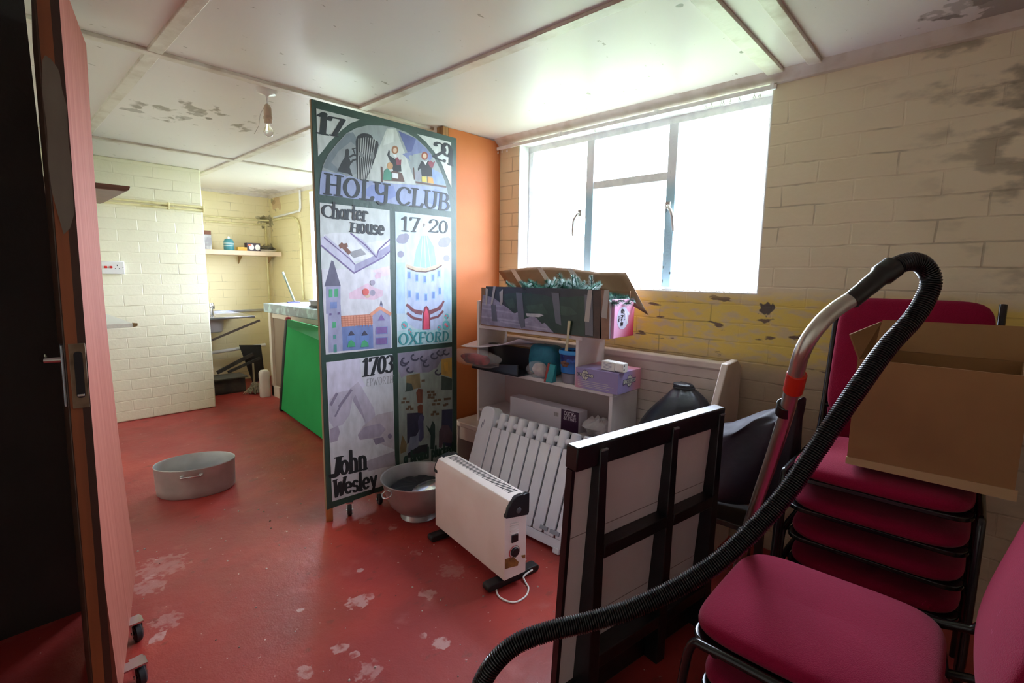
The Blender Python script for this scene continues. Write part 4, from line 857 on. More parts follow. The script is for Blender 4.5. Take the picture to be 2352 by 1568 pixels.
MB().lathe([(.0, .018), (.06, .014), (.105, .004), (.112, 0), (.108, -.003), (.06, .008), (.0, .012)], seg=36, sy=.55, close=False).build('lid_plate', M('steel_lid', rgb(214, 214, 220), .22, 1), t, smooth=True)

# ---------------------------------------------------------------- white convector heater
pinkw = M('heater_enamel', rgb(246, 236, 232), .4, c2=rgb(238, 226, 220), scale=5)
blackp = M('black_plastic', rgb(26, 27, 32), .38)
t = thing('convector_heater', (1.623, 1.402, 0), 'white portable convector heater with black corner caps and trailing flex', 'heater', math.atan2(.62, .101))
L, D, Z0, Z1 = .632, .125, .050, .435
b = MB(); b.prism([(0, Z0), (0, Z1-.01), (.008, Z1), (D-.05, Z1), (D-.02, Z1-.012), (D, Z1-.05), (D, Z0)], YZ, .002, L)
b.build('casing', pinkw, t, bevel=.003)
b = MB(); b.box(.004, L-.004, -.0012, .0, Z1-.045, Z1-.041); b.build('panel_seam', M('seam_shadow', rgb(150, 126, 118), .7), t)
g = MB()
for k in range(34):
    x = .045+k*(L-.10)/33
    g.hexa([(x, .020, Z1+.0004), (x+.0065, .020, Z1+.0004), (x+.0125, .070, Z1+.0004), (x+.006, .070, Z1+.0004), (x, .020, Z1+.0009), (x+.0065, .020, Z1+.0009), (x+.0125, .070, Z1+.0009), (x+.006, .070, Z1+.0009)])
g.build('top_grille', M('slot_dark', rgb(40, 38, 42), .7), t, label='row of dark vent slots')
capp = [(-.004, Z1-.088), (-.004, Z1+.002), (.006, Z1+.006), (.030, Z1+.004), (.034, Z1+.009), (.070, Z1+.005), (.098, Z1-.012), (.118, Z1-.038), (.128, Z1-.075), (.128, Z1-.082), (.004, Z1-.100)]
for x0, x1, lab in ((-.012, .010, 'black corner cap with grip dimple'), (L-.025, L+.012, 'black corner cap at far end')):
    c = MB(); c.prism(capp, YZ, x0, x1); o = c.build('end_cap', blackp, t, bevel=.006, segs=3, label=lab)
    if x0 < 0: MB().lathe([(.014, 0), (.011, -.003), (.0, -.004)], seg=16, close=False).build('grip_dimple', M('dimple_grey', rgb(80, 82, 88), .4), o).matrix_local = Matrix.Translation((-.0125, .058, Z1-.062)) @ Matrix.Rotation(R(90), 4, 'Y')
for x in (.05, L-.06):
    f = MB(); f.prism(rrect(.30, .034, .015, 5, .045, .020), YZ, x-.024, x+.024); f.box(x-.02, x+.02, .01, D-.01, .034, .052)
    f.build('foot', M('black_foot', rgb(22, 22, 24), .55), t, bevel=.004, label='black plastic foot bar')
e = MB()
for k in range(5): e.prism([(.048, Z1-.125-k*.012), (.096, Z1-.118-k*.012), (.096, Z1-.123-k*.012), (.048, Z1-.130-k*.012)], YZ, -.003, .003)
e.build('end_louvre', M('louvre_white', rgb(244, 236, 232), .4), t, bevel=.0008)
MB().box(-.005, .003, .052, .088, Z1-.214, Z1-.178).build('rocker_switch', blackp, t, bevel=.002, label='black rocker switch')
def disc(mb, y, z, r, x0, x1, n=28): mb.prism([(y+r*math.cos(2*PI*k/n), z+r*math.sin(2*PI*k/n)) for k in range(n)], YZ, x0, x1); return mb
o = disc(MB(), .070, Z1-.262, .021, -.010, .003).build('thermostat_dial', blackp, t, bevel=.003, label='black thermostat dial')
rg = MB(); rg.tube([(-.0005, .070+.029*math.cos(a), Z1-.262+.029*math.sin(a)) for a in [2*PI*k/28 for k in range(28)]], .0012, 6, closed=True); rg.build('dial_ring', M('dial_brown', rgb(120, 70, 64), .6), t)
rr = MB(); rr.tube([(-.001, .070+.029*math.cos(a), Z1-.262+.029*math.sin(a)) for a in [R(-40+10*k) for k in range(15)]], .0016, 6); rr.build('dial_red_scale', red, t)
tp = M('brown_tape_scrap', rgb(150, 108, 56), .5, c2=rgb(120, 84, 44), scale=40)
ts = MB(); ts.prism([(.045, .115), (.075, .150), (.122, .155), (.122, .108), (.090, .105), (.050, .098)], YZ, -.0008, .003); ts.prism([(.006, .136), (.03, .140), (.02, .124), (.006, .122)], YZ, -.0008, .003)
ts.build('tape_remnant', tp, t, label='torn brown tape residue')
MB().box(.03, .075, -.0012, .0, .070, .112).build('rating_label', M('rating_grey', rgb(140, 134, 138), .5, c2=rgb(90, 86, 92), scale=70, lo=.45, hi=.55), t, label='grey rating label')
for x, z in ((.60, .352), (.10, .330)): MB().box(x, x+.004, -.0008, .0, z, z+.02).build('fixing_slot', M('seam_shadow', rgb(150, 126, 118), .7), t)
inv = Matrix.Translation((1.623, 1.402, 0)) @ Matrix.Rotation(math.atan2(.62, .101), 4, 'Z'); inv.invert()
pts = [(1.70, 1.47, .05), (1.655, 1.475, .02), (1.608, 1.487, 0.006), (1.516, 1.480, 0.004), (1.456, 1.416, 0.004), (1.468, 1.340, 0.004), (1.534, 1.327, 0.004), (1.591, 1.357, 0.004), (1.614, 1.398, 0.006), (1.63, 1.42, .016), (1.68, 1.41, .03)]
MB().tube([inv @ p for p in smoothpath(pts, 8)], .0042, 10).build('power_cord', white_pl, t, smooth=True, label='white power flex looped on the floor')

# ---------------------------------------------------------------- white sectional radiator
radw = M('radiator_enamel', rgb(226, 226, 232), .32, c2=rgb(216, 216, 224), scale=5)
raddark = M('radiator_gap_shade', rgb(70, 76, 90), .6)
t = thing('radiator', (1.905, 2.215, 0), 'white ribbed electric radiator leaning back behind the convector heater', 'radiator', rot=(R(-20), 0, R(-90)))
ep = MB(); ep.prism(rrect(.115, .60, .045, 6, .055, .335)[:], XZ, -.002, .085)
ep.box(.0, .11, .0, .085, .03, .2); ep.build('end_panel', radw, t, bevel=.006, segs=3, label='rounded end panel')
MB().box(.03, .036, -.003, -.0015, .49, .53).box(.042, .046, -.003, -.0015, .50, .55).build('panel_mark', M('faint_print', rgb(130, 134, 150), .5), t)
sw = .0775
for k in range(11):
    u = .118+k*sw
    s_ = MB(); s_.prism(rrect(sw-.012, .45, .008, 3, u+sw/2, .295), XZ, -.002, .010)
    # upper cap: rounded tube that stands above and behind the front plate
    s_.loft([[(u+sw/2+x*w, .048+y*w2, z) for x, y in rrect(2, 2, .75, 4)] for z, w, w2 in ((.49, .0265, .030), (.595, .0255, .029), (.610, .023, .027), (.616, .016, .02))])
    s_.prism([(.008, .07), (.008, .51), (.030, .54), (.066, .54), (.072, .50), (.072, .07)], YZ, u+sw/2-.006, u+sw/2+.006)
    s_.build('section', radw, t, bevel=.003)
MB().tube([(.09, .05, .555), (.118+11*sw, .05, .560)], .019, 14).build('top_header', radw, t, smooth=True)
MB().tube([(.09, .05, .10), (.118+11*sw, .05, .10)], .017, 14).build('bottom_header', radw, t, smooth=True)
MB().box(.11, .118+11*sw, .078, .086, .08, .60).build('gap_shade_sheet', raddark, t, label='dark sheet standing in for shade between the sections')  # added dark sheet: shade in the gaps of the white radiator, put into colour
fp = MB(); fp.box(.12, .118+11*sw, .0, .012, .02, .068); fp.build('base_strip', radw, t, bevel=.003)
rb = MB(); rb.box(.118+7*sw-.02, .118+7*sw+.03, -.010, .0, .085, .105); rb.box(.118+8*sw-.03, .118+8*sw+.03, -.010, .0, .085, .105); rb.build('wall_bracket', M('bracket_grey', rgb(150, 154, 164), .5), t)
for x in (.118+.5*sw, .118+8.4*sw): MB().box(x-.02, x+.02, -.01, .10, .0, .03).build('foot', radw, t, bevel=.004)

# ================================================================ pew, shelf unit and what stands on it
pewm = M('pew_white_paint', rgb(222, 208, 200), .45, c2=rgb(206, 190, 182), scale=4, bump=.08, bscale=30)
shw = M('shelf_white_paint', rgb(226, 220, 220), .45, c2=rgb(212, 204, 204), scale=5, bump=.06, bscale=30)
t = thing('pew', (2.24, .865, 0), 'long pinkish white wooden pew against the wall under the window', 'pew')
MB().box(0, .415, .035, 1.78, .345, .38).build('seat', pewm, t, bevel=.006)
b = MB()
for i in range(9):
    z0 = .381+i*.0615; b.box(.415, .437, .035, 1.78, z0, z0+.0595)
b.build('backrest', pewm, t, bevel=.0015)
MB().prism([(.395, .935), (.395, .965), (.41, .975), (.45, .972), (.455, .935), (.44, .922), (.41, .922)], XZ, .035, 1.78).build('top_rail', pewm, t, bevel=.004)
MB().prism([(.462, 0), (.462, .955), (.40, .998), (.262, .992), (.17, .82), (.02, .52), (-.02, .44), (-.02, 0)], XZ, 0, .035).build('end_panel', pewm, t, bevel=.006, label='sloping pew end panel')
MB().prism([(.462, 0), (.462, .345), (-.0, .345), (-.0, 0)], XZ, 1.74, 1.775).build('far_leg', pewm, t, bevel=.004)
MB().box(.02, .04, .035, 1.74, .25, .345).build('seat_rail', pewm, t)

t = thing('shelf_unit', (2.35, 1.42, .38), 'white painted stepped shelf unit standing on the pew seat', 'shelf unit')
MB().box(0, .28, 1.08, 1.102, 0, .855).build('side_panel', shw, t, bevel=.002)
MB().box(0, .28, .24, .26, .395, .665).build('upper_side_panel', shw, t, bevel=.002)
MB().box(0, .28, 0, .022, 0, .370).build('lower_side_panel', shw, t, bevel=.002)
MB().box(0, .28, .215, 1.08, .665, .688).build('top_shelf', shw, t, bevel=.002)
MB().box(0, .28, 0, 1.08, .370, .395).build('middle_shelf', shw, t, bevel=.002)
MB().box(.005, .28, .022, 1.08, .075, .095).build('bottom_shelf', shw, t, bevel=.002)
MB().box(.268, .28, .022, 1.08, .095, .370).build('back_panel', M('shelf_back', rgb(190, 178, 178), .5), t)

BOXART = [('bx_dark',1,[(2424,1335),(1463,1342),(1449,1070),(2472,1076)]),
('bx_lilac',2,[(2455,1278),(2352,1263),(2267,1221),(2171,1181),(2122,1184),(1880,1143),(1835,1074),(2472,1076)]),
('bx_lilac2',3,[(2460,1192),(2122,1172),(2122,1163),(2460,1181)]),
('bx_lilac2',3,[(2467,1134),(2038,1123),(2037,1113),(2467,1123)]),
('bx_lilac2',3,[(2460,1220),(2266,1212),(2266,1202),(2460,1210)]),
('bx_lilac2',3,[(2284,1113),(1889,1095),(1889,1086),(2284,1103)]),
('bx_tree',3,[(2268,1285),(2149,1303),(2077,1301),(1928,1298),(1852,1284),(1620,1302),(1610,1073),(1835,1074),(1907,1128),(1929,1120),(1969,1150),(2004,1165),(2073,1138),(2122,1184),(2159,1168),(2196,1188),(2235,1213)]),
('bx_tree2',4,[(2248,1249),(2173,1266),(2147,1209),(2197,1197)]),
('bx_tree2',4,[(2064,1223),(1927,1243),(1881,1181),(1925,1179),(2039,1189)]),
('bx_tree2',4,[(1840,1243),(1715,1233),(1664,1196),(1739,1182),(1817,1186)]),
('bx_brown',3,[(1564,1335),(1512,1337),(1500,1071),(1553,1074)]),
('bx_kraft',3,[(1512,1338),(1461,1341),(1449,1070),(1509,1071)]),
('bx_white',5,[(2060,1176),(1947,1181),(1914,1173),(1953,1159),(2050,1157)])]
TAPES = [('tape_pale',[(2425,1323),(2401,1318),(2411,1210),(2424,1213)]),
('tape_pale',[(2350,1337),(2328,1337),(2358,1216),(2375,1215)]),
('tape_grey',[(2372,1215),(2328,1213),(2312,1107),(2360,1105)]),
('tape_pale',[(2294,1298),(2262,1322),(2263,1239),(2274,1211),(2286,1220)]),
('tape_grey',[(2146,1303),(2095,1303),(2063,1089),(2096,1078),(2121,1121)]),
('tape_grey',[(1858,1313),(1803,1311),(1778,1121),(1821,1135)]),
('tape_grey',[(1620,1310),(1566,1306),(1554,1080),(1606,1083)]),
('tape_pale',[(1598,1336),(1569,1337),(1583,1157),(1616,1159)]),
('tape_pale',[(1491,1340),(1461,1341),(1469,1184),(1505,1190)])]
BC = dict(bx_dark=(50, 46, 52), bx_lilac=(160, 154, 178), bx_lilac2=(182, 176, 198), bx_tree=(42, 66, 54), bx_tree2=(58, 86, 68), bx_brown=(76, 52, 44), bx_kraft=(150, 112, 92), bx_white=(206, 206, 210), tape_pale=(178, 170, 166), tape_grey=(104, 104, 116))
kraft = M('kraft_card', rgb(150, 110, 80), .75, c2=rgb(132, 94, 66), scale=4, bump=.05, bscale=60)
kraft2 = M('kraft_inside', rgb(128, 100, 76), .8, c2=rgb(112, 86, 64), scale=4)
t = thing('carton', (2.34, 1.48, 1.068), 'long printed tree carton patched with tape lying open on the shelf unit', 'carton')
bxy = lambda y, z, d: (-.0004*d-.001, y/1000-1.48, z/1000-1.068)
b = MB(); b.box(0, .26, 0, .99, 0, .004); b.box(.256, .26, 0, .99, .004, .262); b.box(0, .26, .986, .99, .004, .255); b.box(0, .004, 0, .99, .004, .258)
b.build('carton_body', kraft, t)
b = MB()
for col, lv, pts in BOXART:
    b.use(M(col, rgb(*BC[col]), .35, c2=rgb(*[int(q*.85) for q in BC[col]]), scale=18)); b.add([bxy(u, v, lv) for u, v in pts], [tuple(range(len(pts)))])
b.build('printed_front', None, t, fix=False, label='glossy printed front showing a fir tree on a pale floor')
for i, (col, pts) in enumerate(TAPES):
    b = MB(); b.prism(pts, lambda u, v, d: bxy(u, v, d), 5.5+(i % 2), 7+(i % 2)); b.build('tape_strip', M(col, rgb(*BC[col]), .3), t)
# lid flap standing up behind, bulging and leaning to the wall
def flap(u, v):
    y = 1.0*(1-u)-.02+(.16*v)*(1-u)-(.0)*u - .10*u*(1-v)+.09*u*v
    z = .255+v*(.115+.032*math.sin(PI*min(1, u*1.25)))-(.14*(1-v)*max(0, u-.75)*4*.9)
    x = .262+.055*v+.012*math.sin(PI*u)
    return (x, y, z)
b = MB(); b.grid(20, 6, flap); b.build('lid_flap', kraft2, t, solid=.004, smooth=True, label='brown lid flap raised behind')
for u in (.13, .36, .60):
    b = MB(); b.grid(2, 6, lambda a, v: (lambda p: (p[0]-.004, p[1]-.022+.044*(1-a), p[2]+.002))(flap(u, v))); b.build('tape_strip', M('tape_pale', rgb(178, 170, 166), .3), t, solid=.001)
t0 = t
# artificial tree tufts
q = random.Random(11)
fir = M('fir_needles', rgb(26, 76, 62), .5, c2=rgb(46, 104, 84), scale=30, lo=.35, hi=.65)
fd = MB(); 
def tuft(p, d, ln, rad, nn):
    p = Vector(p); d = Vector(d).normalized(); a = d.orthogonal().normalized(); b2 = d.cross(a)
    fd.tube([p, p+d*ln], .0025, 5)
    for i in range(nn):
        s = q.random(); ang = q.uniform(0, 2*PI); base = p+d*(ln*s); r = rad*(1-.45*s)
        o = (a*math.cos(ang)+b2*math.sin(ang))*r+d*(r*.7); w = o.cross(d).normalized()*.0009
        fd.add([base-w, base+w, base+o], [(0, 1, 2)])
for y, z, ln, dy, dz in ((.66, .23, .13, .7, .75), (.58, .25, .10, .25, 1), (.53, .25, .09, .6, .8), (.47, .26, .12, -.2, .8), (.42, .26, .11, .4, 1), (.36, .26, .10, -.2, .9), (.30, .27, .13, .3, .9), (.26, .27, .12, .05, 1), (.24, .26, .12, -.5, .8), (.16, .25, .12, -.8, .5), (.10, .24, .12, -1, .35), (.05, .23, .10, -1, .1), (.70, .24, .1, .9, .4), (.48, .25, .2, 1, .18), (.38, .25, .2, -1, .15), (.22, .25, .18, -1, .12)):
    for j in range(4): tuft((.035+.06*j+q.uniform(-.02, .02), y+q.uniform(-.02, .02), z-.03+q.uniform(-.015, .01)), (q.uniform(-.2, .1), dy*1.3, dz*.6), ln*q.uniform(.8, 1.05), .036, 320)
for j in range(26): tuft((.03+q.random()*.19, .20+q.random()*.52, .235+q.random()*.03), (q.uniform(-.3, .3), q.choice((-1, 1)), q.uniform(.25, .7)), .09, .030, 260)
for j in range(60): tuft((.03+q.random()*.2, .16+q.random()*.6, .05+q.random()*.12), (q.uniform(-.3, .3), q.uniform(-1, 1), q.uniform(.2, 1)), .12, .035, 40)
o = fd.build('artificial_tree', fir, None, fix=False); o.location = (2.34, 1.48, 1.068)
tag(o, 'green artificial fir branches poking out of the taped carton', 'artificial tree')
# pink carton end
kk = NB('pink_print')
sx = kk.math('ADD', kk.math('MULTIPLY', kk.x, 3.4), kk.math('MULTIPLY', kk.z, -2.2))
c = kk.mix(kk.step(sx, 5.75, 6.45), rgb(240, 176, 214), rgb(196, 44, 84)); kk.l.new(c, kk.b.inputs['Base Color']); kk.b.inputs['Roughness'].default_value = .35
ct = t0
ex_ = lambda u, v, d: (u, -.0206-.0004*d, v)
MB().box(.058, .278, -.020, .0, .002, .218).build('end_panel', kk.m, ct, bevel=.002, label='pink printed end of the carton')
MB().box(.040, .056, -.004, .10, .0, .212).build('end_flap', M('white_card', rgb(226, 220, 230), .5), ct, label='white folded edge beside the pink end')
b = MB(); b.prism([(.150+.062*math.cos(2*PI*k/32), .112+.064*math.sin(2*PI*k/32)) for k in range(32)], ex_, 0, 1); lb = b.build('oval_label', M('label_pale', rgb(212, 212, 236), .4), ct, label='pale oval label with printed words')
dk = M('print_dark', rgb(40, 34, 44), .5)
b = MB(); b.use(dk); write(b, "6", (.128, .160), (.128, .142), (.036, 0), ex_, .26, .10, 2); write(b, "' Pre-lit", (.128, .142), (.128, .068), (.026, 0), ex_, .20, .10, 2); write(b, 'Tree', (.100, .130), (.100, .092), (.020, 0), ex_, .18, .09, 2); write(b, 'with', (.160, .138), (.160, .096), (.014, 0), ex_, .16, .08, 2)
b.use(M('ribbon_white', rgb(236, 230, 240), .4)); stroke(b, [(.170, .146), (.186, .13), (.196, .10), (.206, .080)], .012, ex_, 3); stroke(b, [(.208, .142), (.215, .130)], .012, ex_, 3)
b.build('label_print', None, ct, fix=False)

# things on the middle shelf (top at z .775)
film = M('clear_film', (.95, .95, .97, 1), .12, alpha=.14, spec=1, bump=.9, bscale=22)
blk = M('black_folder', rgb(24, 24, 32), .4)
def blob(c, r, n=(14, 10), jit=.1, seed=1, flat=None, p=1.0):
    g = random.Random(seed); mb = MB(); rings = []
    for i in range(1, n[1]):
        th = PI*i/n[1]; ring = []
        for k in range(n[0]):
            a = 2*PI*k/n[0]; j = 1+g.uniform(-jit, jit)
            x, y, z = math.sin(th)*math.cos(a), math.sin(th)*math.sin(a), -math.cos(th)
            sg = lambda w: math.copysign(abs(w)**p, w)
            zz = c[2]+r[2]*sg(z)*j
            if flat is not None: zz = max(zz, flat)
            ring.append((c[0]+r[0]*sg(x)*j, c[1]+r[1]*sg(y)*j, zz))
        rings.append(ring)
    return mb.loft(rings)
t = thing('black_tray', (2.27, 2.06, .775), 'black card tray with a white flap at the left of the middle shelf', 'tray')
b = MB(); b.box(.0, .22, 0, .43, .0, .012); b.hexa([(.0, .0, .012), (.012, .0, .012), (.012, .43, .012), (0, .43, .012), (.03, .03, .07), (.04, .03, .07), (.02, .43, .03), (.01, .43, .03)]); b.box(.16, .22, 0, .43, .012, .16); b.build('tray_body', blk, t, bevel=.003)
b = MB(); b.grid(8, 3, lambda u, v: (.20-.17*v, .02+u*.56, .165+.075*(1-u)**2*(.4+.6*v)-.03*u*v-.01*math.sin(3*u))); b.build('white_flap', M('white_card', rgb(226, 220, 230), .5), t, solid=.002, smooth=True, label='bent white flap')
bag = blob((2.25, 2.43, .855), (.058, .235, .058), (20, 12), .13, 4, p=.8); o = bag.build('plastic_bag', film, None, smooth=True, sub=1); tag(o, 'crinkled clear plastic bag overhanging the left end of the middle shelf', 'plastic bag')
o = blob((2.245, 2.42, .850), (.040, .14, .038), (16, 9), .20, 9, p=.8).build('red_bundle', M('red_cloth', rgb(150, 26, 20), .6, c2=rgb(96, 20, 18), scale=20), None, smooth=True, sub=1); tag(o, 'red bundle inside the clear bag at the shelf end', 'bundle')
o = blob((2.47, 1.99, .875), (.08, .12, .10), (20, 12), .06, 3, flat=.776, p=.55).build('teal_bag', M('teal_cloth', rgb(40, 128, 150), .6, c2=rgb(30, 104, 130), scale=14), None, smooth=True, sub=1); tag(o, 'teal cloth bag at the back of the middle shelf', 'bag')
o = blob((2.335, 1.955, .832), (.05, .085, .056), (16, 10), .10, 8, flat=.776).build('bag_of_oddments', film, None, smooth=True, sub=1); tag(o, 'clear bag of pale oddments between the tray and the blue tub', 'plastic bag')
o = blob((2.345, 1.945, .832), (.038, .06, .045), (12, 8), .2, 6, flat=.777).build('pale_oddments', M('pale_stuff', rgb(170, 158, 160), .7, c2=rgb(196, 186, 182), scale=25), None, smooth=True, sub=1); tag(o, 'pale lump wrapped in the clear bag on the middle shelf', 'bundle')
t = thing('teal_packet', (2.315, 1.835, .7755), 'upright teal packet with red edge in front of the blue tub', 'packet')
MB().hexa([(-.02, -.03, 0), (.02, -.03, 0), (.02, .03, 0), (-.02, .03, 0), (-.006, -.04, .105), (.012, -.04, .105), (.012, .01, .112), (-.006, .01, .112)]).build('packet_body', M('teal_print', rgb(28, 140, 150), .35), t, bevel=.004)
MB().hexa([(-.021, .02, 0), (.02, .02, 0), (.02, .033, 0), (-.021, .033, 0), (-.008, .0, .108), (.012, .0, .108), (.012, .014, .116), (-.008, .014, .116)]).build('red_edge', M('packet_red', rgb(150, 50, 46), .4), t)
t = thing('clear_tub', (2.415, 1.745, .7755), 'low clear plastic tub under the blue tub on the shelf', 'tub')
MB().lathe([(.062, 0), (.068, .055), (.07, .06), (.06, .062), (.055, .05), (.052, .006)], seg=32).build('tub_body', M('milky_clear', rgb(150, 146, 160), .25, alpha=.75), t, smooth=True)
t = thing('blue_tub', (2.415, 1.745, .8385), 'blue sweet tub holding a wooden spoon on the middle shelf', 'tub')
kk = NB('blue_tub_print'); c = kk.mix(kk.step(kk.z, .86, .93), rgb(44, 120, 200), rgb(34, 40, 110)); c = kk.mix(kk.step(kk.noise(30, 3), .55, .7), c, rgb(60, 110, 200)); kk.l.new(c, kk.b.inputs['Base Color']); kk.b.inputs['Roughness'].default_value = .3
MB().lathe([(.070, 0), (.076, .118), (.072, .120), (.066, .01), (.0, .006)], seg=40).build('tub_body', kk.m, t, smooth=True)
MB().lathe([(.076, .110), (.083, .112), (.085, .120), (.084, .133), (.079, .136), (.074, .132), (.074, .112)], seg=40).build('rim', M('tub_rim', rgb(60, 150, 222), .3), t, smooth=True, label='bright blue rim')
b = MB()
for y, z, r in ((.024, .058, .014), (.006, .064, .015), (-.012, .058, .014), (.012, .046, .014), (-.004, .046, .013)): b.lathe([(.0, -r*.8), (r*.8, -r*.5), (r, 0), (r*.8, r*.5), (.0, r*.8)], (-.0725+abs(y)*.12, y, z), 12, sx=.35)
b.build('chocolate_print', M('choc', rgb(120, 78, 58), .5, c2=rgb(96, 60, 44), scale=60), t, smooth=True, label='printed chocolates on the tub')
t = thing('wooden_spoon', (2.345, 1.735, .95), 'pale wooden stirring spoon standing up out of the blue tub', 'spoon')
MB().loft([[(x+.0 + dx, y0+dy, z) for dx, dy in ((-.004, -w), (.004, -w), (.004, w), (-.004, w))] for x, y0, z, w in ((.005, .012, -.09, .013), (.0, .008, .02, .012), (-.008, -.002, .06, .008), (-.014, -.012, .12, .0075), (-.022, -.024, .205, .009))]).build('spoon_blade', M('pale_wood', rgb(214, 206, 170), .6), t, bevel=.002)
# lilac box and plug adapter
kk = NB('lilac_pink_print')
c = kk.mix(kk.step(kk.math('ADD', kk.y, kk.math('MULTIPLY', kk.z, -.3)), 1.26, 1.40), rgb(150, 138, 188), rgb(150, 138, 188))
d1 = kk.step(kk.math('ADD', kk.y, kk.math('MULTIPLY', kk.z, -.6)), 1.00, 1.12); d2 = kk.step(kk.x, 2.42, 2.53)
c = kk.mix(kk.step(kk.math('ADD', kk.y, kk.math('MULTIPLY', kk.z, -.5)), 1.18, 1.26), c, rgb(196, 138, 156)); c = kk.mix(d2, c, rgb(196, 128, 142)); kk.l.new(c, kk.b.inputs['Base Color']); kk.b.inputs['Roughness'].default_value = .4
t = thing('lilac_box', (2.32, 1.372, .7755), 'lilac and pink carton on the right of the middle shelf', 'box')
MB().box(0, .25, 0, .282, 0, .118).build('box_body', kk.m, t, bevel=.0015)
cream = M('print_cream', rgb(206, 204, 190), .5); navy = M('print_navy', rgb(48, 46, 92), .5)
fl_ = lambda u, v, d: (-.0004-.0003*d, .282-u, v); er = lambda u, v, d: (u, -.0004-.0003*d, v)
b = MB()
def logo(fn, cx, cz, rx, rz, x0, x1, h, s, flip=False):
    b.use(navy); b.add([fn(cx+rx*1.1*math.cos(2*PI*k/28), cz+rz*1.1*math.sin(2*PI*k/28), 1) for k in range(28)], [tuple(range(28))])
    b.use(cream); b.add([fn(cx+rx*math.cos(2*PI*k/28), cz+rz*math.sin(2*PI*k/28), 2) for k in range(28)], [tuple(range(28))])
    b.use(navy); stroke(b, [(cx, cz-rz), (cx, cz+rz)], .002, fn, 3)
    for k in range(len('COUNTDOWN')):
        e = (x1-x0)/9; u = x0+e*k; b.use(navy); b.add([fn(u, cz-h*.62, 4), fn(u+e*.94, cz-h*.62, 4), fn(u+e*.94, cz+h*.62, 4), fn(u, cz+h*.62, 4)], [(0, 1, 2, 3)])
    b.use(cream)
    if flip: write(b, s, (x1-.002, cz+h*.42), (x0+.002, cz+h*.42), (0, -h*.84), fn, .18, .10, 5)
    else: write(b, s, (x0+.002, cz-h*.42), (x1-.002, cz-h*.42), (0, h*.84), fn, .18, .10, 5)
logo(fl_, .068, .080, .022, .027, .012, .125, .016, 'COUNTDOWN'); logo(er, .122, .062, .026, .032, .052, .190, .022, 'COUNTDOWN', True)
b.use(cream)
for k, (z, l) in enumerate(((.045, .20), (.034, .235), (.024, .19), (.015, .21))): stroke(b, [(.02, z), (.02+l, z)], .0022, fl_, 1)
b.build('box_print', None, t, fix=False, label='cream circle logo with lettering band')
t = thing('plug_adapter', (2.372, 1.43, .8945), 'white plug in adapter block lying on top of the lilac box', 'adapter', R(-6))
MB().box(-.025, .03, -.02, .072, 0, .052).build('adapter_body', white_pl, t, bevel=.004)
MB().prism([(-.022+.0, .006), (-.022, .046), (-.012, .054), (.018, .054), (.026, .046), (.026, .006), (.016, 0), (-.012, 0)], XZ, -.072, -.02).build('plug_end', white_pl, t, bevel=.004)
b = MB(); b.box(-.012, -.004, -.0728, -.071, .012, .020); b.box(-.012, -.004, -.0728, -.071, .034, .042); b.build('sockets', dblack, t)
b = MB()
for k in range(5): b.box(-.0256, -.0248, .0, .055, .012+.007*k, .0145+.007*k)
b.build('printed_spec', M('spec_grey', rgb(150, 150, 170), .5), t)
# long white box on the bottom shelf, packaging beside it
t = thing('long_white_box', (2.375, 1.66, .4755), 'long white box with purple end lying behind the radiator', 'box')
MB().box(0, .09, .0, .56, 0, .131).build('box_body', M('white_card', rgb(226, 220, 230), .5), t, bevel=.001)
lbx = lambda u, v, d: (-.0004-.0003*d, .56-u, v)
b = MB(); b.use(M('purple_print', rgb(66, 36, 66), .4)); b.add([lbx(u, v, 1) for u, v in ((.43, 0), (.56, 0), (.56, .131), (.43, .131))], [(0, 1, 2, 3)])
b.use(M('white_print', rgb(226, 216, 226), .5)); write(b, 'COOKe', (.452, .098), (.540, .098), (0, .024), lbx, .11, .10, 2); stroke(b, [(.450, .092), (.542, .092)], .002, lbx, 2); write(b, '&LEWIS', (.448, .070), (.544, .070), (0, .018), lbx, .15, .06, 2)
b.build('box_print', None, t, fix=False, label='purple end panel with white lettering'); b = MB()
b.use(M('barcode_grey', rgb(150, 144, 146), .6))
for k in range(6): b.add([lbx(u, v, 2) for u, v in ((.375+.006*k, .075), (.3785+.006*k, .075), (.3785+.006*k, .100), (.375+.006*k, .100))], [(0, 1, 2, 3)])
b.build('barcode', None, t, fix=False)
o = blob((2.42, 1.55, .53), (.055, .095, .065), (14, 8), .22, 12, flat=.4755).build('packing_paper', M('packing_white', rgb(196, 190, 192), .7, c2=rgb(170, 162, 164), scale=12), None); tag(o, 'crumpled white packaging beside the purple ended box', 'packaging')

# ---------------------------------------------------------------- black sack on the pew
t = thing('black_sack', (2.455, 1.085, .381), 'full black drawstring sack slumped on the pew seat', 'sack')
b = MB(); rings = []; g = random.Random(2)
for z, rx, ry, cx, cy in ((0, .13, .15, 0, .03), (.03, .17, .19, 0, .03), (.12, .19, .205, 0, .03), (.22, .185, .20, 0, .02), (.31, .165, .175, .01, .0), (.38, .13, .13, .02, -.02), (.43, .085, .085, .03, -.02), (.455, .05, .05, .03, -.01), (.468, .045, .05, .03, -.01), (.485, .05, .06, .03, .0)):
    rings.append([(cx+rx*math.cos(a)*(1+.045*math.sin(9*a+z*9)*min(1, z*3)), cy+ry*math.sin(a)*(1+.045*math.cos(7*a+z*6)*min(1, z*3)), z+g.uniform(-.006, .006)*(z > .01)) for a in [2*PI*k/40 for k in range(40)]])
b.loft(rings).build('sack_body', M('black_nylon', rgb(20, 22, 30), .38, bump=.25, bscale=18), t, smooth=True, sub=1)
MB().tube([(.03+.05*math.cos(a), -.01+.053*math.sin(a), .462) for a in [2*PI*k/20 for k in range(20)]], .004, 6, closed=True).build('drawstring', M('black_cord', rgb(14, 14, 18), .6), t)

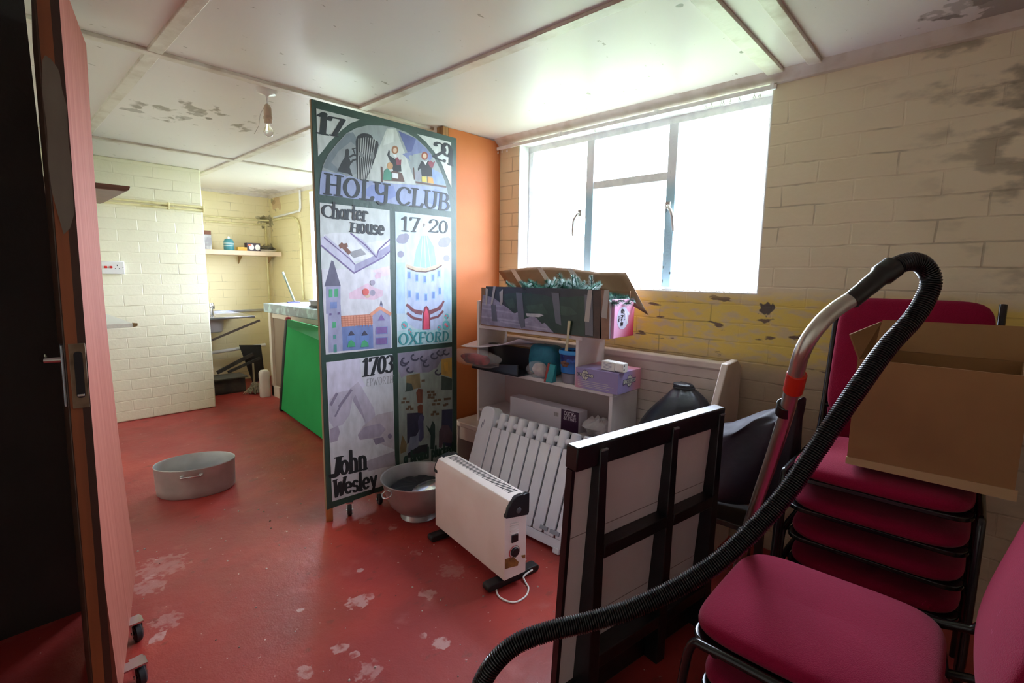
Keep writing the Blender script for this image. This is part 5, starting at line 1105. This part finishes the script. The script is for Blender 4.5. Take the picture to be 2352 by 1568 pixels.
# ================================================================ black framed screen
blackw = M('black_gloss_wood', rgb(20, 21, 25), .3, c2=rgb(28, 29, 33), scale=12, bump=.05, bscale=30)
panelw = M('white_panel', rgb(228, 222, 226), .6, c2=rgb(216, 208, 212), scale=3, bump=.08, bscale=50)
t = thing('low_screen', (1.160, .879, 0), 'low black framed screen with white panels standing in front of the pew', 'screen', math.atan2(-.135, .80), rot=None)
t.rotation_euler = (R(3.4), 0, math.atan2(-.135, .80))
SL, SH = .79, .925
MB().box(0, SL, -.006, .006, .01, SH-.03).build('white_panel', panelw, t)
for z in (.62, .30): MB().box(.012, SL-.01, -.0072, -.0058, z, z+.002).build('panel_groove', M('groove_grey', rgb(150, 140, 140), .7), t)
MB().box(-.004, SL+.004, -.030, .020, SH-.074, SH).build('top_rail', blackw, t, bevel=.005)
MB().box(0, SL, -.024, .018, 0, .09).build('bottom_rail', blackw, t, bevel=.004)
MB().box(-.004, .010, -.012, .012, .0, SH-.074).build('edge_strip', blackw, t)
def fin(u, w0, w1):
    b = MB(); b.hexa([(u-w1/2, -.080, 0), (u+w1/2, -.080, 0), (u+w1/2, -.004, 0), (u-w1/2, -.004, 0), (u-w0/2, -.036, SH-.02), (u+w0/2, -.036, SH-.02), (u+w0/2, -.004, SH-.02), (u-w0/2, -.004, SH-.02)])
    f = b.build('post', blackw, t, bevel=.003)
    MB().box(u-.014, u+.014, -.0385, -.030, SH-.026, SH-.020).build('end_cap', M('worn_edge', rgb(120, 120, 126), .4), f)
for u in (.105, .47, .765): fin(u, .034, .05)
for u0, u1, z in ((.125, .45, .585), (.49, .745, .580)): MB().box(u0, u1, -.055, -.006, z-.045, z).build('cross_rail', blackw, t, bevel=.003)
for u0, u1, z in ((.125, .45, .20), (.49, .745, .20)): MB().box(u0, u1, -.070, -.006, z-.05, z).build('cross_rail', blackw, t, bevel=.003)

# ---------------------------------------------------------------- stacking chairs
kk = NB('crimson_weave')
c = kk.mix(kk.noise(260, 2), rgb(156, 18, 64), rgb(128, 13, 50)); c = kk.mix(kk.math('MULTIPLY', kk.step(kk.noise(40, 2), .76, .78), .2), c, rgb(210, 120, 150))
kk.l.new(c, kk.b.inputs['Base Color']); kk.b.inputs['Roughness'].default_value = .95; kk.b.inputs['Sheen Weight'].default_value = .12; kk.b.inputs['Sheen Roughness'].default_value = .5
kk.b.inputs['Specular IOR Level'].default_value = .15
kk.bump(kk.noise(420, 2), .35, .004); crim = kk.m
bsteel = M('black_steel', rgb(18, 18, 21), .25, spec=.6)
def superpad(w, d, th, crown, n=22, p=4.2, dip=0):
    """a cushion: superellipse outline, crowned top, rolled rim"""
    mb = MB(); seg = 48
    def outline(s, z): 
        r = []
        for k in range(seg):
            a = 2*PI*k/seg; c_, s_ = math.cos(a), math.sin(a)
            q = (abs(c_)**p+abs(s_)**p)**(-1/p)
            r.append((w/2*s*q*c_, d/2*s*q*s_, z))
        return r
    rings = [outline(s, z) for s, z in ((.90, 0), (.97, .006), (1.0, th*.35), (.995, th*.6), (.96, th*.86), (.88, th), (.7, th+crown*.5), (.45, th+crown*.85), (.2, th+crown), (.02, th+crown))]
    return mb.loft(rings)
def make_chair(label, group):
    """origin on the floor under the seat centre, facing -x; seat top at .47"""
    t = thing('stacking_chair', (0, 0, 0), label, 'chair', group=group)
    s = superpad(.48, .47, .048, .018, p=6)
    s.v = [(x, y, z+.412-.035*max(0, (-x-.12)/.12)**2*(.11)-.012*max(0, 1-abs(y)/.2)*max(0, 1-abs(x)/.2)) for x, y, z in s.v]
    s.build('seat', crim, t, smooth=True, sub=1)
    bk = superpad(.50, .475, .03, .014, p=8)
    bk.v = [(.355+.23*x-z*.95-.02*math.cos(y*5)+.02, y, .755+x*.97-z*.22) for x, y, z in bk.v]
    bk.build('backrest', crim, t, smooth=True, sub=1)
    sh = MB(); sh.prism(rrect(.46, .47, .05, 4), XY, .398, .413); sh.build('seat_pan', bsteel, t, bevel=.003, label='black pan under the seat')
    for s_ in (-1, 1):
        y = s_*.247
        MB().tube(smoothpath([(-.26, y, .0), (-.235, y, .25), (-.215, y, .395), (-.17, y, .413), (.0, y, .412), (.16, y, .413), (.215, y, .40), (.25, y, .25), (.29, y, .0)], 5), .011, 10).build('leg_frame', bsteel, t, smooth=True)
        MB().tube(smoothpath([(.12, y, .413), (.25, y, .425), (.315, y, .50), (.43, y, .985)], 5), .0115, 10).build('back_post', bsteel, t, smooth=True)
    for x in (-.16, .15): MB().tube([(x, -.247, .405), (x, .247, .405)], .010, 8).build('cross_bar', bsteel, t, smooth=True)
    MB().tube([(.328, -.247, .55), (.328, .247, .55)], .009, 8).build('back_bar', bsteel, t, smooth=True)
    return t
# stack against the wall, facing into the room
rear = ['crimson stacking chair lowest in the stack at the wall, standing on the floor', 'crimson stacking chair second from the floor in the wall stack', 'crimson stacking chair under the topmost one in the wall stack', 'topmost crimson stacking chair at the wall, with the open carton on its seat']
proto = make_chair(rear[0], 'chairs stacked by the wall'); proto.location = (2.12, .175, 0)
for k in range(1, 4):
    c = copy_tree(proto); c.location = (2.12-.026*k, .175, .117*k); c['label'] = rear[k]
front = ['crimson chair underneath in the front stack of two, showing a corner', 'crimson chair on top of the front stack, nearest the camera']
for k in range(2):
    c = copy_tree(proto); c.rotation_euler = (0, 0, R(-90)); c.location = (1.352, .180+.026*k, .01+.125*k); c['label'] = front[k]; c['group'] = 'chairs stacked at the front'

# open carton on the seat
card = M('brown_carton', rgb(158, 118, 76), .75, c2=rgb(146, 106, 68), scale=4, bump=.04, bscale=70)
t = thing('cardboard_box', (1.846, -.127, .836), 'big open brown cardboard box sitting on the topmost chair at the wall', 'box', R(0))
BW, BD, BH = .378, .32, .338
b = MB(); e = .004
b.box(0, BD, 0, BW, 0, e); b.box(0, e, 0, BW, e, BH); b.box(BD-e, BD, 0, BW, e, BH); b.box(e, BD-e, 0, e, e, BH); b.box(e, BD-e, BW-e, BW, e, BH)
b.build('box_body', card, t)
MB().hexa([(-.004, -.006, 0), (0, -.006, 0), (0, BW+.002, 0), (-.004, BW+.002, 0), (-.004, -.006, .030), (0, -.006, .030), (0, BW+.002, .022), (-.004, BW+.002, .022)]).build('bottom_strip', M('card_edge', rgb(190, 160, 120), .7), t, label='paler folded strip along the bottom')
def flapmesh(p, nm, **k): MB().add(p, [(0, 1, 2, 3)]).build(nm, card, t, solid=.004, **k)
fq = Vector((1.846, -.127, .836)); flapmesh([(0.002, BW-.002, BH), (BD-.01, BW-.002, BH), Vector((2.130, 0.234, 1.274))-fq, Vector((1.852, 0.279, 1.247))-fq], 'side_flap')
flapmesh([(BD, 0, BH), (BD, BW, BH), (BD+.05, BW-.012, BH+.10), (BD+.05, 0.0, BH+.105)], 'back_flap')
flapmesh([(BD*.05, 0.002, BH), (BD, 0.002, BH), (BD*.9, -.10, BH+.03), (BD*.1, -.10, BH+.03)], 'side_flap')
# ---------------------------------------------------------------- dark coat heaped between screen and chairs
coat = M('dark_coat', rgb(44, 38, 56), .62, c2=rgb(34, 30, 44), scale=7, bump=.7, bscale=11)
g = random.Random(9); rings = []
ridge = [(2.07, .93, .66), (2.09, .86, .735), (2.10, .757, .785), (2.10, .68, .815), (2.11, .60, .868), (2.12, .53, .905), (2.13, .49, .935), (2.135, .462, .955)]
b = MB()
for i, (x, y, z) in enumerate(smoothpath(ridge, 3)):
    r = []
    for k in range(28):
        a = 2*PI*k/28; w = .075+.06*(1-abs(i/21*2-1)); ca, sa = math.cos(a), math.sin(a)
        dz = .045*sa if sa > 0 else sa*(z-.30)*.62
        fold = 1+.10*math.sin(5*a+i*.7)+.05*math.sin(11*a-i)
        r.append((x+.05+w*ca*fold*(1+.5*max(0, -sa)), y+.01*math.sin(3*a+i), z-.045+dz*fold if sa > 0 else z-.045+dz))
    rings.append(r)
b.loft(rings); o = b.build('coat', coat, None, smooth=True, sub=1)
tag(o, 'dark purple padded coat heaped between the low screen and the wall chairs', 'coat')
t = thing('wooden_stool', (2.155, .70, 0), 'dark wooden stool in the shadow directly under the heaped coat', 'stool')
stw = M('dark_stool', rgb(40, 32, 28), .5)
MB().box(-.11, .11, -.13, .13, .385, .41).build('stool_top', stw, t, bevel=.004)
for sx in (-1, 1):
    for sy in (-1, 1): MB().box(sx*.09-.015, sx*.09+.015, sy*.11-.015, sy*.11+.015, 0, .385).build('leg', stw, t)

# ---------------------------------------------------------------- vacuum tube and hose
steel = M('polished_steel', rgb(206, 202, 194), .3, .95)
hoseb = M('hose_black', rgb(16, 17, 19), .28, spec=.7)
t = thing('vacuum_hose', (1.80, .56, 0), 'curved steel vacuum tube with red clip and long ribbed black hose', 'vacuum hose')
o0 = Vector((1.80, .56, 0))
tp_ = [(1.83, .575, .03), (1.609, 0.469, 0.555), (1.472, 0.398, 0.799), (1.388, 0.353, 0.939), (1.285, 0.303, 1.100), (1.221, 0.276, 1.208), (1.193, 0.259, 1.271), (1.201, 0.237, 1.321), (1.230, 0.214, 1.356), (1.260, 0.187, 1.382)]
MB().tube([Vector(p)-o0 for p in smoothpath(tp_, 8)], .0165, 20).build('wand', steel, t, smooth=True, label='polished steel tube')
def band(a, bq, r, name, m, lab=None):
    MB().tube([Vector(a)-o0, Vector(bq)-o0], r, 20).build(name, m, t, bevel=.002, label=lab)
band((1.244, 0.284, 1.164), (1.221, 0.273, 1.211), .0205, 'red_clip', M('red_clip', rgb(206, 44, 24), .35), 'bright red clip')
band((1.288, 0.308, 1.099), (1.271, 0.301, 1.127), .0205, 'black_collar', hoseb, 'black plastic collar')
band((1.591, 0.466, 0.591), (1.571, 0.458, 0.628), .0205, 'black_collar', hoseb)
band((1.80, .563, .075), (1.835, .578, .006), .022, 'floor_end', hoseb)
grip = [(1.253, 0.193, 1.374), (1.274, 0.175, 1.397), (1.302, 0.151, 1.428), (1.320, 0.135, 1.446)]
MB().tube([Vector(p)-o0 for p in smoothpath(grip, 5)], [.0185]*6+[.0195]*4+[.024]*6, 20).build('hand_grip', hoseb, t, smooth=True, label='black plastic hand grip')
hp = [(1.316, 0.139, 1.443), (1.348, 0.114, 1.457), (1.368, 0.092, 1.452), (1.378, 0.075, 1.422), (1.368, 0.078, 1.384), (1.345, 0.094, 1.338), (1.298, 0.126, 1.280), (1.251, 0.155, 1.212), (1.210, 0.184, 1.139), (1.166, 0.216, 1.057), (1.118, 0.250, 0.973), (1.068, 0.290, 0.900), (1.012, 0.336, 0.833), (0.948, 0.394, 0.776), (0.871, 0.460, 0.732), (0.802, 0.521, 0.707), (0.741, 0.570, 0.695), (0.686, 0.610, 0.677), (0.643, 0.635, 0.643), (0.619, 0.651, 0.592), (0.606, 0.653, 0.531), (0.591, 0.642, 0.401), (0.567, 0.609, 0.251)]
path = smoothpath(hp, 30)
# resample evenly, one ridge every 4.4 mm
S_ = [0]
for a, bq in zip(path[:-1], path[1:]): S_.append(S_[-1]+(bq-a).length)
tot = S_[-1]; pts = []; rs = []; j = 0; st = .0017; s = 0; k = 0
while s < tot:
    while S_[j+1] < s: j += 1
    f = (s-S_[j])/(S_[j+1]-S_[j]+1e-9); pts.append(path[j].lerp(path[j+1], f)-o0); rs.append((.0168, .0196, .0196)[k % 3]); s += st; k += 1
MB().tube(pts, rs, 20).build('ribbed_hose', hoseb, t, smooth=False, label='ribbed black hose looping down to the floor')

# ================================================================ kitchen end
shelfm = M('shelf_pinkish', rgb(226, 200, 172), .5, c2=rgb(210, 184, 156), scale=6)
t = thing('wall_shelf', (1.60, 6.55, 1.60), 'pale painted shelf on the kitchen back wall holding small jars and boxes', 'shelf')
MB().box(0, 1.09, 0, .38, 0, .055).build('shelf_board', shelfm, t, bevel=.003)
for x in (.70, 1.06): MB().prism([(.0, -.10), (.0, 0), (-.14, 0), (-.13, -.012), (-.012, -.09)], lambda u, v, d: (d, .379+u, v), x-.005, x+.005).build('bracket', M('bracket_brown', rgb(150, 120, 80), .6), t)
zt = 1.6555
t = thing('storage_box', (1.905, 6.66, zt), 'grey cardboard packet at the left end of the kitchen shelf', 'packet')
MB().box(-.07, .015, -.04, .03, 0, .17).build('packet_body', M('packet_grey', rgb(150, 146, 150), .5, c2=rgb(200, 200, 200), scale=12), t, bevel=.003)
MB().box(-.07, .015, -.041, .031, .17, .215).build('packet_top', M('packet_brown', rgb(120, 72, 48), .6), t, bevel=.003, label='brown torn packet top')
t = thing('teal_jar', (2.115, 6.66, zt), 'teal plastic jar with rounded shoulders on the kitchen shelf', 'jar')
MB().lathe([(.05, 0), (.056, .01), (.056, .095), (.046, .125), (.03, .135), (.0, .137)], seg=24).build('jar_body', M('teal_plastic', rgb(74, 146, 158), .4), t, smooth=True)
MB().lathe([(.018, .134), (.018, .155), (.012, .165), (.0, .167)], seg=16).build('jar_nozzle', white_pl, t, smooth=True)
b = MB(); 
for k, z in enumerate((.05, .068, .08)): b.lathe([(.0563, 0), (.0566, .006)], (0, 0, z), 24, close=False)
b.build('jar_label', M('label_cream', rgb(220, 226, 226), .5), t)
t = tag(MB().box(2.195, 2.30, 6.60, 6.67, zt, zt+.042).build('orange_box', M('orange_yellow_box', rgb(236, 176, 60), .5), None, bevel=.003), 'small orange yellow box between teal jar and bulb carton', 'box')
t = thing('bulb_carton', (2.40, 6.64, zt), 'small dark and white printed carton on the kitchen shelf', 'box')
MB().box(-.10, .06, -.03, .05, 0, .098).build('carton_body', M('carton_dark', rgb(66, 48, 66), .5), t, bevel=.003)
b = MB(); b.use(white_pl)
for x in (-.045, .025): b.add([(x+.030*math.cos(2*PI*k/20), -.0306, .046+.036*math.sin(2*PI*k/20)) for k in range(20)], [tuple(range(20))])
b.use(M('carton_orange', rgb(220, 120, 90), .5)); b.add([(-.085, -.0308, .062), (-.045, -.0308, .062), (-.045, -.0308, .08), (-.085, -.0308, .08)], [(0, 1, 2, 3)])
b.build('carton_print', None, t, fix=False)
t = thing('paint_tray', (2.545, 6.66, zt), 'pale tray with dark greyish scrap at the right end of the kitchen shelf', 'tray')
MB().loft([[(w*.13*math.cos(2*PI*k/24), w*.07*math.sin(2*PI*k/24), z) for k in range(24)] for w, z in ((.7, 0), (1, .022), (1.04, .024), (.97, .02), (.68, .006), (.01, .006))]).build('tray_body', white_pl, t, smooth=True)
o = blob((2.56, 6.67, zt+.04), (.095, .05, .035), (14, 8), .25, 21, flat=zt+.008).build('dark_scrap', M('scrap_grey', rgb(110, 100, 80), .8, c2=rgb(70, 66, 54), scale=30), None); tag(o, 'dark fluffy scrap lying in the pale tray on the kitchen shelf', 'scrap')

# sink unit
inox = M('stainless_steel', rgb(206, 206, 214), .28, 1, c2=rgb(180, 180, 190), scale=6)
t = thing('sink', (1.60, 6.26, .86), 'stainless steel sink and drainer in the kitchen recess', 'sink')
MB().box(0, .63, 0, .66, .0, .028).build('drainer_top', inox, t, bevel=.006)
MB().box(0, 1.1, .645, .665, .028, .055).build('upstand', inox, t, bevel=.003)
b = MB(); b.loft([[(.17+w*.17*x, .30+w*.22*y, z) for x, y in rrect(2, 2, .5, 4)] for z, w in ((.0, 1.05), (-.03, 1.0), (-.15, .92), (-.16, .82))]); b.build('bowl', M('sink_bowl', rgb(176, 172, 176), .35, .6), t, smooth=True)
tap = MB(); tap.lathe([(.03, .028), (.03, .036), (.016, .045), (.014, .13), (.024, .14), (.026, .17), (.02, .185), (.0, .188)], (.20, .10, 0), 20); tap.build('tap_body', chrome, t, smooth=True)
MB().tube(smoothpath([(.20, .10, .12), (.22, .13, .15), (.25, .2, .15), (.26, .24, .11)], 5), .010, 10).build('tap_spout', chrome, t, smooth=True)
t = thing('white_mug', (1.715, 6.33, .889), 'white mug lying on its side beside the tap', 'mug', rot=(R(90), 0, R(14)))
MB().lathe([(.035, -.05), (.038, -.045), (.038, .045), (.034, .045), (.033, -.04), (.0, -.04)], (0, .039, 0), 24).build('mug_body', white_pl, t, smooth=True)
tag(MB().bar((1.60, 6.33, .56), (2.30, 6.33, .82), .02, .022).build('brace_bar', M('rusty_bar', rgb(70, 56, 46), .7), None), 'dark diagonal brace under the sink', 'brace')
t = thing('waste_pipe', (1.6, 6.75, .40), 'white waste pipe running along the wall under the sink', 'pipe')
MB().tube([(0, 0, 0), (.9, -.02, .06)], .021, 12).build('pipe', white_pl, t, smooth=True)
MB().cyl((.10, -.35, .33), (.10, -.35, .26), .03, 14).build('waste_trap', dblack, t)
junk = M('sooty_board', rgb(44, 40, 38), .8, c2=rgb(70, 62, 56), scale=9)
tag(MB().bar((1.84, 6.45, .22), (2.30, 6.62, .37), .025, .04).build('dark_plank', junk, None), 'dark plank leaning in the clutter under the sink, upper one', 'plank')
tag(MB().bar((1.97, 6.5, .20), (2.36, 6.56, .32), .025, .03).build('dark_plank', junk, None), 'dark plank below the other one under the sink', 'plank')
tag(MB().hexa([(2.30, 6.66, .0), (2.45, 6.66, .0), (2.45, 6.69, .0), (2.30, 6.69, .0), (2.17, 6.66, .49), (2.42, 6.66, .47), (2.42, 6.69, .47), (2.17, 6.69, .49)]).build('dark_board', M('black_sheet', rgb(34, 33, 34), .6), None), 'dark board offcut standing behind the planks under the sink', 'board')
tag(MB().bar((1.622, 6.02, 0), (1.60, 6.10, .72), .035, .03).build('wooden_stick', M('dark_stick', rgb(74, 56, 44), .7), None), 'brown stick leaning at the chimney corner', 'stick')
t = thing('black_crate', (1.90, 6.33, 0), 'sooty black crate on the floor under the sink', 'crate')
b = MB(); b.box(-.27, .16, -.12, .14, 0, .012); b.box(-.27, .16, -.12, -.108, .012, .17); b.box(-.27, .16, .128, .14, .012, .17); b.box(-.27, -.258, -.108, .128, .012, .17); b.box(.148, .16, -.108, .128, .012, .17); b.build('crate_body', junk, t, bevel=.003)
MB().box(-.29, .19, -.14, .16, .171, .185).build('crate_lid', M('crate_lid_grey', rgb(92, 86, 78), .8), t)
# mop head
g = random.Random(4); b = MB()
for i in range(160):
    a = g.uniform(0, 2*PI); r = g.uniform(.02, .12); p0 = Vector((g.uniform(-.03, .03), g.uniform(-.03, .03), g.uniform(.08, .13))); p2 = Vector((r*1.1*math.cos(a), r*.8*math.sin(a), g.uniform(.006, .03)))
    b.tube([p0, (p0+p2)/2+Vector((0, 0, g.uniform(.0, .03))), p2], .0035, 5)
t = thing('mop', (2.10, 6.04, 0), 'grey string mop head on the floor by the white bottle', 'mop')
b.build('mop_strings', M('mop_strings', rgb(170, 160, 136), .9, c2=rgb(120, 112, 96), scale=40), t)['kind'] = 'stuff'
MB().tube([(0, 0, .09), (.10, .30, .30)], .011, 10).build('mop_handle', M('mop_handle', rgb(120, 100, 76), .6), t)
t = thing('plastic_bottle', (2.125, 5.80, 0), 'tall white plastic bottle on the floor beside the green panel', 'bottle')
MB().loft([[(w*.055*x, w*.045*y, z) for x, y in rrect(2, 2, .7, 4)] for z, w in ((0, .92), (.01, 1), (.12, 1), (.15, .94), (.19, .94), (.22, 1), (.28, .98), (.305, .7), (.31, .3))]).build('bottle_body', M('milky_plastic', rgb(224, 216, 204), .45), t, smooth=True)
# counter
t = thing('kitchen_counter', (2.20, 3.3, 0), 'kitchen counter with stained grey top along the window wall', 'counter')
slab = NB('stained_slab'); c = slab.mix(slab.step(slab.noise(9, 5), .45, .6), rgb(150, 160, 164), rgb(186, 208, 206)); c = slab.mix(slab.step(slab.noise(40, 4), .66, .7), c, rgb(70, 70, 72)); slab.l.new(c, slab.b.inputs['Base Color']); slab.b.inputs['Roughness'].default_value = .4
MB().box(-.0, .52, 0, 2.62, .952, 1.052).build('worktop', slab.m, t, bevel=.006, label='thick grey slab with turquoise stains')
cab = M('counter_white', rgb(220, 208, 190), .5)
MB().box(.03, .51, .05, 2.50, .08, .952).build('cabinet', M('counter_side', rgb(150, 130, 110), .6), t)
MB().box(.0, .045, 2.44, 2.50, .0, .952).build('corner_post', cab, t, bevel=.003); MB().box(.0, .06, 2.30, 2.50, .0, .12).build('plinth', cab, t)
MB().box(.02, .03, .05, 2.44, .90, .952).build('front_rail', cab, t)
t = tag(MB().box(2.24, 2.66, 5.0, 5.78, 1.0525, 1.056).build('white_sheet', M('paper_white', rgb(244, 244, 246), .5), None), 'white sheet lying on the grey kitchen counter', 'sheet')
t = thing('binder', (2.27, 4.93, 1.0565), 'black and grey clamped folder lying on the counter end', 'folder', R(8))
MB().box(0, .22, -.32, .0, .0, .02).build('lower_cover', M('dark_binder', rgb(40, 36, 36), .4), t, bevel=.004)
MB().box(.01, .22, -.32, -.01, .02, .065).build('papers', M('paper_grey', rgb(150, 146, 146), .6), t, bevel=.003)
MB().box(.0, .22, -.32, .0, .065, .075).build('upper_cover', M('pale_cover', rgb(200, 196, 210), .4), t, bevel=.004)
MB().tube([(.05, .0, .035), (.2, .0, .035)], .035, 14).build('spine', M('dark_binder', rgb(40, 36, 36), .4), t, smooth=True)
t = thing('brush_handle', (2.46, 5.70, 1.057), 'grey green brush handle leaning upright on the counter', 'brush')
MB().tube([(0, 0, .02), (-.03, .20, .34)], [.013, .011], 12).build('handle', M('handle_green', rgb(110, 120, 104), .5), t, smooth=True)
MB().tube([(-.022, .15, .25), (-.0305, .204, .345)], .013, 12).build('handle_tip', M('tip_pale', rgb(170, 180, 176), .5), t, smooth=True)
MB().box(-.08, .06, -.02, .02, .0, .015).build('brush_head', M('brush_blue', rgb(70, 70, 110), .6), t, bevel=.004)
# green topped folding table on its side
t = thing('green_table', (2.0, 5.06, 0), 'bright green folding table top leaning upright against the counter', 'table', R(0))
t.rotation_euler = (0, 0, -math.atan2(.115, 1.0))
gm = M('green_baize', rgb(24, 160, 80), .85, c2=rgb(28, 168, 86), scale=3)
MB().hexa([(0, -1.22, .02), (.03, -1.22, .02), (.03, 0, .02), (0, 0, .02), (.10, -1.22, .935), (.13, -1.22, .935), (.13, 0, .935), (.10, 0, .935)]).build('table_top', gm, t, bevel=.006)
MB().hexa([(-.006, -1.2, .865), (.10, -1.2, .865), (.10, -.02, .865), (.088, -.02, .865), (.094, -1.2, .938), (.10, -1.2, .938), (.10, -.02, .938), (.094, -.02, .938)]).build('upper_cushion', M('green_rail', rgb(20, 122, 62), .8), t)
b = MB(); b.bar((.012, .022, .0), (.112, .022, .93), .05, .055, (0, 1, 0)); b.build('edge_rail', M('edge_dark', rgb(30, 34, 30), .45), t, bevel=.012, label='dark rounded edge rail')
MB().lathe([(.0, -.02), (.022, -.016), (.03, 0), (.022, .03), (.0, .036)], (.114, .022, .925), 16).build('corner_cap', M('corner_red', rgb(140, 40, 40), .4), t, smooth=True, label='red corner cap')
# wall shelf and worktop end at the left
t = thing('brown_shelf', (.17, 4.6, 1.975), 'dark brown laminate shelf end high on the left above the socket', 'shelf')
bw = M('brown_laminate', rgb(112, 70, 58), .5, c2=rgb(92, 56, 46), scale=14, stretch=(.3, 3, 3)); 
MB().prism([(0, 0), (.62, 0), (.648, .012), (.655, .03), (.655, .04), (0, .04)], XZ, 0, 1.05).build('shelf_board', bw, t, bevel=.002)
t = thing('left_worktop', (.17, 4.6, .985), 'end of a white edged worktop jutting out at the left below the socket', 'worktop')
MB().box(0, .60, .004, 1.05, 0, .030).build('worktop_board', M('worktop_grey', rgb(190, 188, 180), .35), t, bevel=.003)
MB().prism([(0, 0), (.60, 0), (.622, .012), (.622, .030), (0, .030)], XZ, -.004, .004).build('edge_strip', white_frame, t, label='white edging strip')
MB().prism([(.60, .0), (.626, .008), (.628, .028), (.60, .032)], XZ, -.006, .03).build('broken_corner', M('chipboard', rgb(150, 120, 84), .9), t, label='bare chipboard corner')
# ---------------------------------------------------------------- grit on the red floor
g = random.Random(8); b = MB()
for i in range(170):
    x = g.uniform(.3, 2.2); y = g.uniform(.9, 3.2); s = g.choice((.002, .003, .003, .004, .006)); a = g.uniform(0, 3)
    dx, dy = s*math.cos(a), s*math.sin(a)
    b.hexa([(x-dx, y-dy, .0005), (x+dy, y-dx, .0005), (x+dx, y+dy, .0005), (x-dy, y+dx, .0005), (x-dx*.6, y-dy*.6, s*.7), (x+dy*.6, y-dx*.6, s*.7), (x+dx*.6, y+dy*.6, s*.7), (x-dy*.6, y+dx*.6, s*.7)])
o = b.build('floor_grit', M('grit', rgb(110, 84, 74), .9, c2=rgb(220, 204, 196), scale=3), None); tag(o, 'grit and paint flakes scattered over the red floor', 'grit'); o['kind'] = 'stuff'
